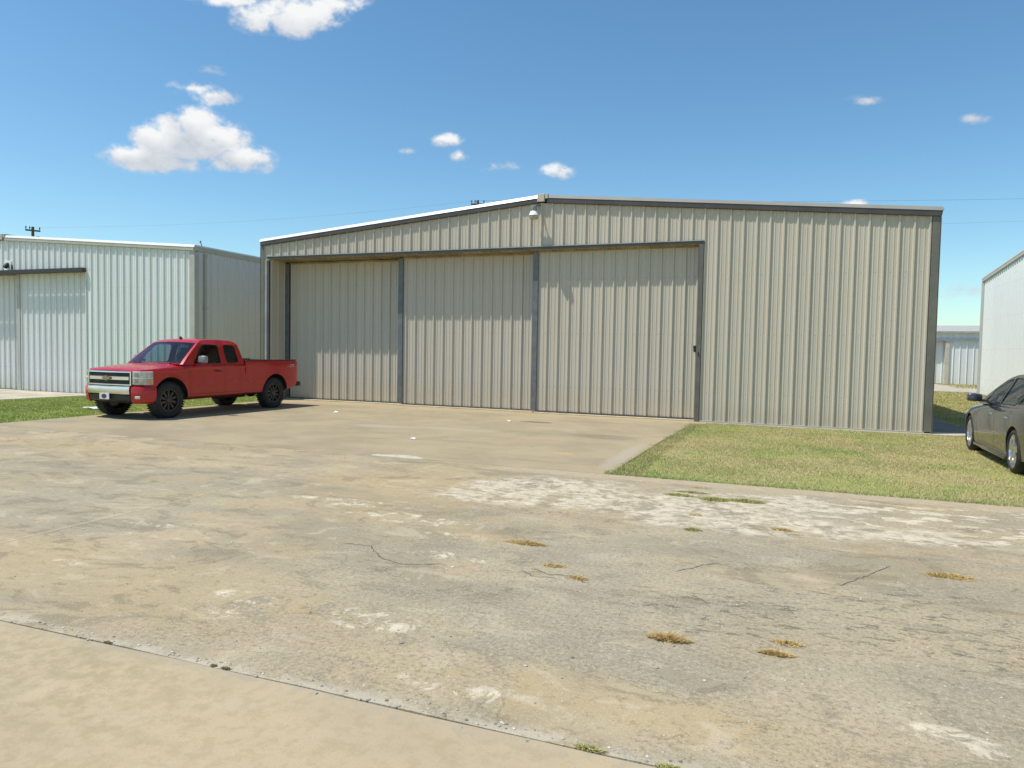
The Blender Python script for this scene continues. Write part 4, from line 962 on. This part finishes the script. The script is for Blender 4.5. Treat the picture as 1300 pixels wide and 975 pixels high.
for s_ in (1, -1):
    mirror_part(SD, s_, .90, .90, 1.035, simple('mirror_blue_black', (.03,.035,.05), .2, coat=1), M_plastic, .22, .145, .13)
    for yy in (1.50, 2.42):
        bm = B(); box(bm, *sorted((s_*.888, s_*.925)), yy, yy+.17, .80, .828, .010); finish('door_handle', bm, M_chrome, SD, 40)
    seam(SD, BODY_S, s_, [[(.62, .27), (.60, .6), (.64, .90)], [(1.76, .27), (1.76, .93)], [(2.45, .40), (2.62, .70), (2.66, .93)], [(.62, .27), (2.40, .27)]])
    seam(SD, BODY_S, s_, [[(.70, .50), (1.2, .515), (2.4, .54)]], w_=.008, mat=M_tau)
    bm = B(); box(bm, *sorted((s_*.80, s_*.902)), .42, 2.45, .155, .225, .02); finish('sill_skirt', bm, M_tau, SD, 40)
    bm = B(); prism(bm, [(-.88, .55), (-.72, .58), (-.50, .68), (-.60, .70), (-.86, .64)], 'x', *sorted((s_*.50, s_*.80))); finish('headlight', bm, MATS['headlight_lens'], SD, 40)
    bm = B(); prism(bm, [(3.45, .76), (3.80, .74), (3.80, .92), (3.55, .95)], 'x', *sorted((s_*.60, s_*.862))); finish('tail_light', bm, MATS['red_lens'], SD, 40)
bm = B(); box(bm, -.45, .45, -1.0, -.93, .34, .58, .03); finish('grille', bm, M_black, SD)
bm = B(); box(bm, -.6, .6, -.7, 3.6, .15, .25, .03); finish('chassis', bm, M_under, SD)
for x_, y_ in ((.785, 0), (-.785, 0), (.785, 2.85), (-.785, 2.85)):
    wheel(SD, x_, y_, .335, .215, .245, 1 if x_ > 0 else -1, 'sedan', M_silver, M_under)

# ------------------------------------------------------------------ poles and wires far behind
M_wood = simple('pole_wood', (.12, .09, .065), .9, var=.3, scale=4); M_cer = simple('insulator', (.10, .09, .09), .4)
def pole(loc, h, label, rz, arms=1):
    root = empty('utility_pole', label, 'utility pole', loc, rz)
    bm = B(); tube(bm, [(0,0,-.3), (0,0,h*.5), (0,0,h)], [.17, .14, .10], 10); finish('post', bm, M_wood, root, 50)
    for k in range(arms):
        z = h-.35-k*.9
        bm = B(); box(bm, -.5, .5, -.06, .05, z, z+.12, .01); finish('crossarm', bm, M_wood, root)
        for x_ in (-.45, -.2, .45):
            bm = B(); lathe(bm, [(.02, z+.12), (.02, z+.2), (.06, z+.21), (.04, z+.27), (.06, z+.28), (.03, z+.36), (.001, z+.37)], 'z', 8, Matrix.Translation((x_, 0, 0))); finish('insulator', bm, M_cer, root, 50)
    bm = B(); lathe(bm, [(.001, h-1.5), (.17, h-1.5), (.18, h-.8), (.12, h-.72), (.001, h-.70)], 'z', 14, Matrix.Translation((.33, -.02, 0))); finish('transformer', bm, M_cer, root, 50)
    return root
pole((-6.1, 30.3, 0), 12.75, 'dark utility pole top with a transformer above the beige hangar roof', rad(20))
pole((-40.0, 20.9, 0), 10.75, 'dark utility pole top with crossarm above the white hangar roof', rad(60))
bm = B()
def wire(a, b, sag, r=.012):
    a, b = Vector(a), Vector(b); tube(bm, [a.lerp(b, t/16) - Vector((0,0,sag*4*(t/16)*(1-t/16))) for t in range(17)], r, 4, False)
wire((-6.1, 30.3, 12.75), (90, 75, 19), 1.0, .006); wire((-6.1, 30.3, 12.75), (-40, 20.9, 10.7), .5, .004); wire((10, 60, 14.9), (120, 60, 15.6), .8, .005)
wr = finish('power_line', bm, simple('cable', (.05,.05,.055), .5)); tag(wr, 'thin dark power lines crossing the sky behind the hangars', 'power line')
an = empty('roof_antenna', 'tiny dark antenna stub on the white hangar roof edge', 'antenna', (-3.05, .55, 4.93))
bm = B(); tube(bm, [(0,0,0), (-.04,0,.12), (-.09,0,.24)], .016, 6); tube(bm, [(-.12,0,.22), (-.06,0,.26)], .02, 6); finish('mast', bm, M_steel, an)

# ------------------------------------------------------------------ litter, weeds, pebbles
M_paper = simple('white_litter', (.80, .80, .78), .6, var=.05)
def scrap(name, loc, s_, label, cat, seed):
    r = random.Random(seed); bm = B()
    bmesh.ops.create_icosphere(bm, subdivisions=2, radius=s_)
    for v in bm.verts:
        v.co *= r.uniform(.65, 1.1); v.co.z *= .55
        v.co.x *= 1.4
    for v in bm.verts: v.co.z += s_*.3
    o = finish(name, bm, M_paper); o.location = loc; tag(o, label, cat); return o
scrap('paper_scrap', (4.54, -2.69, 0), .05, 'white crumpled scrap on the apron nearest the red truck', 'litter', 1)
scrap('paper_scrap', (8.95, -6.59, 0), .045, 'white scrap in the middle of the apron, closest to the viewer', 'litter', 2)
scrap('paper_scrap', (9.25, -2.45, 0), .04, 'small white scrap beside the oval oil stain', 'litter', 3)
bm = B(); Mr = Matrix.Rotation(rad(25), 4, 'Z')
grid(bm, [[(x_*.14, y_*.10, .03+.02*math.sin(x_*2+y_)) for x_ in range(-2, 3)] for y_ in range(-2, 3)]); solidify(bm, .003)
pp = finish('paper_sheet', bm, M_paper, None, 60); pp.location = (-1.15, -4.95, .0); pp.rotation_euler = (0, 0, .5); tag(pp, 'white sheet lying on the grass by the truck front wheel', 'litter')

def weed_mat(name, a, b):
    s = NT(name); g = s.n('ShaderNodeNewGeometry').outputs['Random Per Island']; s.base(s.mix(g, a, b), .8, 0, .2); return s.m
M_dry = weed_mat('dry_weed', (.40, .26, .09), (.62, .48, .22)); M_grn = weed_mat('green_weed', (.24, .27, .07), (.48, .42, .17)); M_drk = weed_mat('dark_weed', (.12, .13, .035), (.30, .28, .09))
def tuft(loc, rx, ry, h, n, mat, label):
    V = []
    th_ = rad(0)
    for _ in range(n):
        a = random.uniform(0, 2*math.pi); r = math.sqrt(random.random()); x_ = math.cos(a)*r*rx*random.uniform(.7, 1.15); y_ = math.sin(a)*r*ry*random.uniform(.7, 1.15)
        hh = h*(1-.6*r)*random.uniform(.4, 1.2); b = random.uniform(0, math.pi); wd = .004
        l1, l2 = random.gauss(0, .7)*hh*1.4 + x_*.25, random.gauss(0, .7)*hh*1.4
        V += [(x_-math.cos(b)*wd, y_-math.sin(b)*wd, 0), (x_+math.cos(b)*wd, y_+math.sin(b)*wd, 0), (x_+l1, y_+l2, hh)]
    me = bpy.data.meshes.new('weed_tuft'); me.from_pydata(V, [], [(i, i+1, i+2) for i in range(0, len(V), 3)])
    o = link('weed_tuft', me, mat); o.location = loc; tag(o, label, 'weed', 'weeds growing in the cracked concrete'); return o
TF = [((13.29,-12.47), .17,.07,.03,900,M_dry,'dry golden weed patch furthest left on the cracked concrete'),
 ((13.70,-13.00), .09,.05,.02,350,M_dry,'faint dry weed patch just above a small crack'),
 ((13.95,-13.21), .08,.05,.02,350,M_dry,'dry weed patch sitting in the branching crack'),
 ((14.75,-14.09), .11,.04,.045,1100,M_dry,'bright orange dry weed tuft standing alone in mid foreground'),
 ((15.40,-13.87), .085,.045,.02,450,M_dry,'paler upper weed patch of the close pair in the foreground'),
 ((15.34,-14.06), .085,.03,.03,800,M_dry,'darker orange lower weed patch of the close pair in the foreground'),
 ((16.57,-12.00), .15,.08,.03,900,M_dry,'dry weed patch furthest right beside the long crack'),
 ((14.22,-9.72), .17,.07,.035,700,M_grn,'yellow green weed clump left of the two green ones by the lawn'),
 ((14.36,-9.48), .20,.05,.03,500,M_grn,'thin weed streak above the yellow green clump near the lawn'),
 ((14.64,-9.80), .16,.10,.045,1000,M_grn,'left one of the two joined green weed clumps near the lawn'),
 ((14.98,-9.74), .18,.09,.045,1000,M_grn,'right one of the two joined green weed clumps near the lawn'),
 ((14.57,-11.36), .08,.06,.03,350,M_grn,'small weed in the pale flaked concrete below the green clumps'),
 ((14.52,-10.72), .07,.03,.02,160,M_dry,'tiny brown weed between the green clumps and the small weed'),
 ((15.37,-10.99), .09,.05,.03,400,M_dry,'small dry weed on the pale patch right of centre'),
 ((14.41,-9.12), .11,.06,.02,250,M_dry,'brown dead weed on the slab lip closest to the lawn edge'),
 ((12.68,-15.39), .03,.012,.012,120,M_drk,'dark moss tuft in the front joint, right one of a pair'),
 ((12.60,-15.39), .02,.012,.012,90,M_drk,'dark moss tuft in the front joint, left one of a pair'),
 ((11.85,-15.39), .03,.012,.012,90,M_drk,'dark moss tuft alone in the front joint at far left'),
 ((14.61,-15.39), .06,.02,.02,220,M_grn,'low green weed in the front joint right of the pale rubble'),
 ((14.95,-15.40), .06,.02,.02,220,M_grn,'low green weed in the front joint at the bottom picture edge'),
 ((8.5,-.02), .6,.04,.03,300,M_dry,'thin dry weeds along the foot of the door at the middle post')]
for (u, v), rx, ry, h, n, mt, lb in TF: tuft((u, v, 0), rx, ry, h, n, mt, lb)

# loose pebbles: one stuff object
V = []; Fc = []
def pebble(x_, y_, r):
    b = len(V); k = 6; c = [random.uniform(.7, 1.2) for _ in range(k)]
    V.append((x_, y_, r*.8))
    for i in range(k): V.append((x_+math.cos(i*math.pi/3)*r*c[i], y_+math.sin(i*math.pi/3)*r*c[i], r*.35))
    for i in range(k): V.append((x_+math.cos(i*math.pi/3)*r*.9*c[i], y_+math.sin(i*math.pi/3)*r*.9*c[i], -.001))
    for i in range(k):
        j = (i+1) % k; Fc.append((b, b+1+i, b+1+j)); Fc.append((b+1+i, b+7+i, b+7+j, b+1+j))
for _ in range(1500):
    u = random.gauss(14.2, 1.5); v = random.gauss(-13.6, 1.1)
    if -15.3 < v < -9: pebble(u, v, random.choice((.0025, .003, .004, .005, .006)))
for _ in range(260): pebble(random.uniform(2, 20), random.uniform(-15.3, -9), random.choice((.004, .006, .008)))
for _ in range(140): pebble(random.uniform(2, 13), random.uniform(-8.5, -1), random.choice((.006, .009)))
for _ in range(160): pebble(random.uniform(10, 15), random.gauss(-15.36, .03), random.choice((.004, .006, .009)))
for p in ((13.35,-14.75,.014),(13.47,-14.6,.011),(14.1,-14.75,.012),(14.3,-14.55,.012),(14.35,-14.2,.01),(11.0,-13.5,.014),(10.0,-13.2,.014),(14.75,-14.5,.012),(15.0,-14.55,.011),(9.5,-13.7,.012),(13.0,-13.35,.012)): pebble(*p)
me = bpy.data.meshes.new('gravel'); me.from_pydata(V, [], Fc)
gm = NT('pebble_stone'); gi = gm.n('ShaderNodeNewGeometry').outputs['Random Per Island']; gm.base(gm.mix(gi, (.14,.12,.10), (.62,.58,.50)), .85)
gv = link('gravel', me, gm.m); struct(gv, 'stuff', 'loose pebbles scattered over the cracked concrete', 'gravel')
# cracks cut as narrow dark ribbons 2 mm above the slab
def crack(pts, wd, name, label, seed):
    r = random.Random(seed); P_ = []
    for i in range(len(pts)-1):
        a, b = Vector(pts[i]), Vector(pts[i+1]); n = max(3, int((b-a).length/.035))
        for k in range(n): P_.append(a.lerp(b, k/n) + Vector((r.uniform(-.01,.01), r.uniform(-.012,.012))))
    P_.append(Vector(pts[-1])); bm = B(); rows_ = []
    for i, p in enumerate(P_):
        d = (P_[min(i+1, len(P_)-1)]-P_[max(i-1, 0)]).normalized(); n_ = Vector((-d.y, d.x)); ww = wd*r.uniform(.35, 1.1)*(1 if 0 < i < len(P_)-1 else .1)
        rows_.append([(p.x+n_.x*ww, p.y+n_.y*ww, .002), (p.x-n_.x*ww, p.y-n_.y*ww, .002)])
    grid(bm, rows_); o = finish(name, bm, simple('crack_dark', (.09, .08, .065), .95, var=.4, scale=30)); struct(o); return o
crack([(15.76,-12.60), (15.85,-12.44), (16.0,-12.21), (16.11,-11.99), (16.18,-11.89)], .0045, 'pavement_crack', '', 1)
crack([(13.55,-13.12), (13.75,-13.22), (13.9,-13.17), (14.05,-13.30)], .005, 'pavement_crack', '', 2)
crack([(13.5,-13.18), (13.62,-13.3), (13.85,-13.28)], .004, 'pavement_crack', '', 4)
crack([(11.83,-13.12), (12.11,-13.10), (12.35,-13.35), (12.61,-13.45), (12.88,-13.31)], .005, 'pavement_crack', '', 3)
crack([(14.6,-12.75), (14.85,-12.4), (14.98,-12.42)], .004, 'pavement_crack', '', 5)
